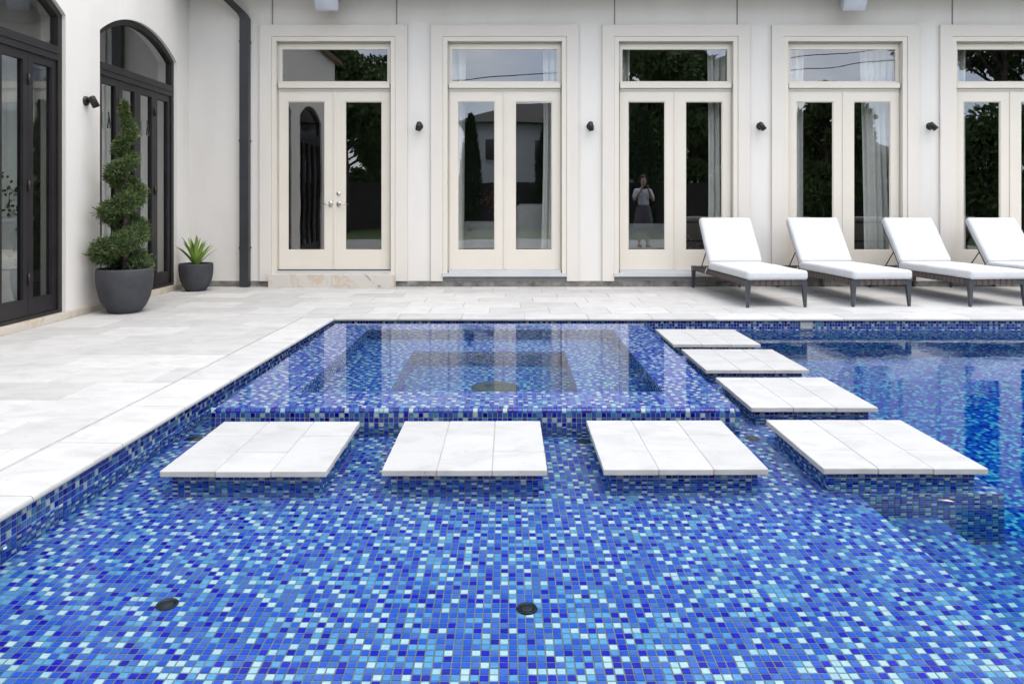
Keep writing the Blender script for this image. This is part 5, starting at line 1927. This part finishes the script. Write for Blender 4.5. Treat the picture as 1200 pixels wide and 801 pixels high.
# neighbour houses
def nb_house(name, x0_, x1_, y0_, y1_, h, ridge, wall, label, wins):
    t = thing(name, ((x0_ + x1_) / 2, y1_, -0.04), label, "house")
    cx_ = (x0_ + x1_) / 2; w2 = (x1_ - x0_) / 2; dp_ = y1_ - y0_
    lpart("wall", MB().box(-w2, w2, -dp_, 0, 0, h), wall, t)
    r_ = MB()
    r_.add([(-w2 - .5, 0.5, h + .005), (w2 + .5, 0.5, h + .005), (w2 + .5, -dp_ - .5, h + .005), (-w2 - .5, -dp_ - .5, h + .005), (-w2 * 0.55, -dp_ / 2, h + ridge), (w2 * 0.55, -dp_ / 2, h + ridge)],
           [(0, 1, 5, 4), (1, 2, 5), (2, 3, 4, 5), (3, 0, 4), (3, 2, 1, 0)])
    lpart("roof", r_, 'roof', t)
    for (wx0, wz0, ww2, wh) in wins:
        f_ = MB()
        f_.box(wx0 - 0.07, wx0, 0.001, 0.06, wz0 - 0.07, wz0 + wh + 0.07)
        f_.box(wx0 + ww2, wx0 + ww2 + 0.07, 0.001, 0.06, wz0 - 0.07, wz0 + wh + 0.07)
        f_.box(wx0, wx0 + ww2, 0.001, 0.06, wz0 + wh, wz0 + wh + 0.07)
        f_.box(wx0, wx0 + ww2, 0.001, 0.06, wz0 - 0.07, wz0)
        fo_ = lpart("window", f_, 'nb_wall', t)
        g_ = lpart("pane", MB().box(wx0, wx0 + ww2, 0.001, 0.03, wz0, wz0 + wh), 'dark_glass', fo_)
    return t
nb_house("neighbour_house", -2.2, 9.0, -28, -19.5, 5.4, 1.6, 'nb_wall', "white two storey house beyond the fence, reflected in the second and third doors",
         [(-4.6, 3.4, 1.2, 1.1), (-2.0, 3.4, 1.0, 1.1), (1.0, 3.4, 0.9, 1.1), (3.4, 3.4, 1.2, 1.1), (-4.4, 0.9, 1.4, 1.3), (0.5, 0.9, 1.4, 1.3)])
nb_house("neighbour_house", 14.0, 21.0, -26, -17, 3.2, 1.6, 'nb_brown', "brown low house beyond the fence, reflected in the fourth French door", [(-2.0, 1.0, 1.2, 1.2), (1.0, 1.0, 1.2, 1.2)])
# power lines between two poles
def cable(a_, b_, sag, label):
    a_, b_ = Vector(a_), Vector(b_)
    pts = []
    for k in range(25):
        s = k / 24
        p_ = a_.lerp(b_, s); p_.z -= sag * 4 * s * (1 - s)
        pts.append(p_)
    o = MB().tube(pts, 0.022, 6).build("power_line", 'cable')
    return tag(o, label, "cable", "overhead power lines behind the garden")
cable((-26, -15, 6.4), (26, -15.4, 9.2), 0.7, "upper sagging power line behind the garden, reflected in the transoms")
cable((-26, -15.0, 6.1), (26, -15.4, 8.7), 0.9, "lower sagging power line behind the garden, reflected in the transoms")
for x_, h_, lb in ((-26, 7.2, "wooden pole holding the power lines at the far left behind the garden"), (26, 9.8, "wooden pole holding the power lines at the far right behind the garden")):
    pt_ = thing("power_pole", (x_, -15.2, -0.04), lb, "pole", "power poles behind the garden")
    lpart("post", MB().tube([(0, 0, 0), (0, 0, h_)], [0.16, 0.11], 12), 'bark', pt_)
    lpart("crossarm", MB().box(-0.06, 0.06, -0.9, 0.9, h_ - 0.6, h_ - 0.48), 'bark', pt_)

# ------------------------------------------------------------------ person seen only as a reflection
def skin_obj(name, verts, edges, radii, mat, parent, lv=2):
    me = bpy.data.meshes.new(name)
    me.from_pydata(verts, edges, [])
    me.materials.append(M[mat])
    o = bpy.data.objects.new(name, me)
    COL.objects.link(o)
    o.parent = parent
    md = o.modifiers.new("skin", 'SKIN')
    md.use_smooth_shade = True
    for i, r_ in enumerate(radii):
        sv = me.skin_vertices[0].data[i]
        sv.radius = r_ if hasattr(r_, '__len__') else (r_, r_)
        sv.use_root = (i == 0)
    sb = o.modifiers.new("sub", 'SUBSURF')
    sb.levels = lv; sb.render_levels = lv
    return o
per = thing("person", (3.38, 1.12, 0.0), "person in white shirt and dark patterned skirt raising a camera, reflected in the third door", "person")
bv = [(0, 0, 0.95), (0, 0.01, 1.12), (0, 0.0, 1.30), (0, 0, 1.42), (0, 0.01, 1.50), (0, 0.03, 1.58), (0, 0.035, 1.68), (0, 0.01, 1.74),
      (-0.09, 0, 0.90), (-0.10, 0.01, 0.50), (-0.10, -0.01, 0.09), (-0.11, 0.12, 0.04),
      (0.09, 0, 0.90), (0.10, 0.01, 0.50), (0.10, -0.01, 0.09), (0.11, 0.12, 0.04),
      (-0.17, 0, 1.40), (-0.25, 0.06, 1.17), (-0.10, 0.24, 1.40), (-0.065, 0.27, 1.49),
      (0.17, 0, 1.40), (0.25, 0.06, 1.17), (0.10, 0.24, 1.40), (0.065, 0.27, 1.49)]
be = [(0, 1), (1, 2), (2, 3), (3, 4), (4, 5), (5, 6), (6, 7), (0, 8), (8, 9), (9, 10), (10, 11), (0, 12), (12, 13), (13, 14), (14, 15), (3, 16), (16, 17), (17, 18), (18, 19), (3, 20), (20, 21), (21, 22), (22, 23)]
brd = [(0.15, 0.10), (0.125, 0.085), (0.15, 0.10), (0.12, 0.08), 0.05, (0.07, 0.08), (0.082, 0.095), (0.05, 0.06), (0.095, 0.095), (0.055, 0.055), (0.035, 0.04), (0.03, 0.022), (0.095, 0.095), (0.055, 0.055), (0.035, 0.04), (0.03, 0.022),
       0.055, 0.042, 0.028, (0.026, 0.02), 0.055, 0.042, 0.028, (0.026, 0.02)]
# five fingers on each raised hand, closed round the camera body
for hi, sx in ((19, -1), (23, 1)):
    hx, hy, hz = bv[hi]
    for k in range(4):
        i0 = len(bv)
        z = hz + 0.030 - k * 0.020
        ln = [0.036, 0.040, 0.037, 0.030][k]
        bv += [(hx + sx * 0.012, hy + 0.022, z), (hx + sx * 0.006, hy + 0.022 + ln, z + 0.004), (hx - sx * 0.026, hy + 0.03 + ln, z + 0.004)]
        be += [(hi, i0), (i0, i0 + 1), (i0 + 1, i0 + 2)]
        brd += [0.009, 0.008, 0.0075]
    i0 = len(bv)
    bv += [(hx - sx * 0.012, hy - 0.008, hz + 0.02), (hx - sx * 0.034, hy + 0.006, hz + 0.036)]
    be += [(hi, i0), (i0, i0 + 1)]
    brd += [0.010, 0.009]
skin_obj("body", bv, be, brd, 'skin', per)
skin_obj("shirt", [(0, 0, 1.02), (0, 0.005, 1.14), (0, 0, 1.30), (0, 0, 1.43), (0, 0.0, 1.475), (-0.17, 0, 1.40), (-0.235, 0.05, 1.21), (0.17, 0, 1.40), (0.235, 0.05, 1.21)],
         [(0, 1), (1, 2), (2, 3), (3, 4), (3, 5), (5, 6), (3, 7), (7, 8)], [(0.17, 0.12), (0.15, 0.11), (0.17, 0.12), (0.135, 0.10), (0.07, 0.065), 0.075, 0.066, 0.075, 0.066], 'shirt', per)
lpart("skirt", MB().lathe([(0.15, 1.06), (0.19, 0.92), (0.22, 0.70), (0.25, 0.42), (0.24, 0.42), (0.21, 0.70), (0.14, 1.05)], seg=28), 'trousers', per)
hr = MB()
bm = bmesh.new()
bmesh.ops.create_uvsphere(bm, u_segments=20, v_segments=14, radius=0.108)
for v in bm.verts:
    v.co.z *= 1.12
    if v.co.y > 0.035 and v.co.z < 0.05: v.co.y = 0.035
    v.co += Vector((0, 0.0, 1.685))
bm.verts.index_update()
hr.add([v.co[:] for v in bm.verts], [[v.index for v in f_.verts] for f_ in bm.faces], True); bm.free()
lpart("hair", hr, 'hair', per)
face = MB()
face.tube([(0, 0.105, 1.665), (0, 0.135, 1.635), (0, 0.118, 1.625)], [0.009, 0.013, 0.008], 8)
lpart("nose", face, 'skin', per)
for s in (-1, 1):
    lpart("ear", MB().rbox(s * 0.092 - 0.01, s * 0.092 + 0.01, 0.0, 0.03, 1.62, 1.68, 0.008, 2), 'skin', per)
for s in (-1, 1):
    lpart("shoe", MB().rbox(s * 0.105 - 0.045, s * 0.105 + 0.045, -0.08, 0.18, 0.0, 0.075, 0.03, 3), 'black_wood', per)
cmr = thing("camera_body", (3.38, 1.12 + 0.30, 1.50), "small black camera held up in both hands by the reflected person", "camera")
lpart("body", MB().rbox(-0.065, 0.065, -0.02, 0.035, -0.045, 0.045, 0.008, 2), 'black_wood', cmr)
lpart("lens", MB().lathe([(0, 0.07), (0.025, 0.07), (0.03, 0.06), (0.03, 0.0)], seg=20, axis='y').xform(Matrix.Translation((0, 0.035, 0)) @ Matrix.Rotation(math.pi, 4, 'Z')), 'black_wood', cmr)
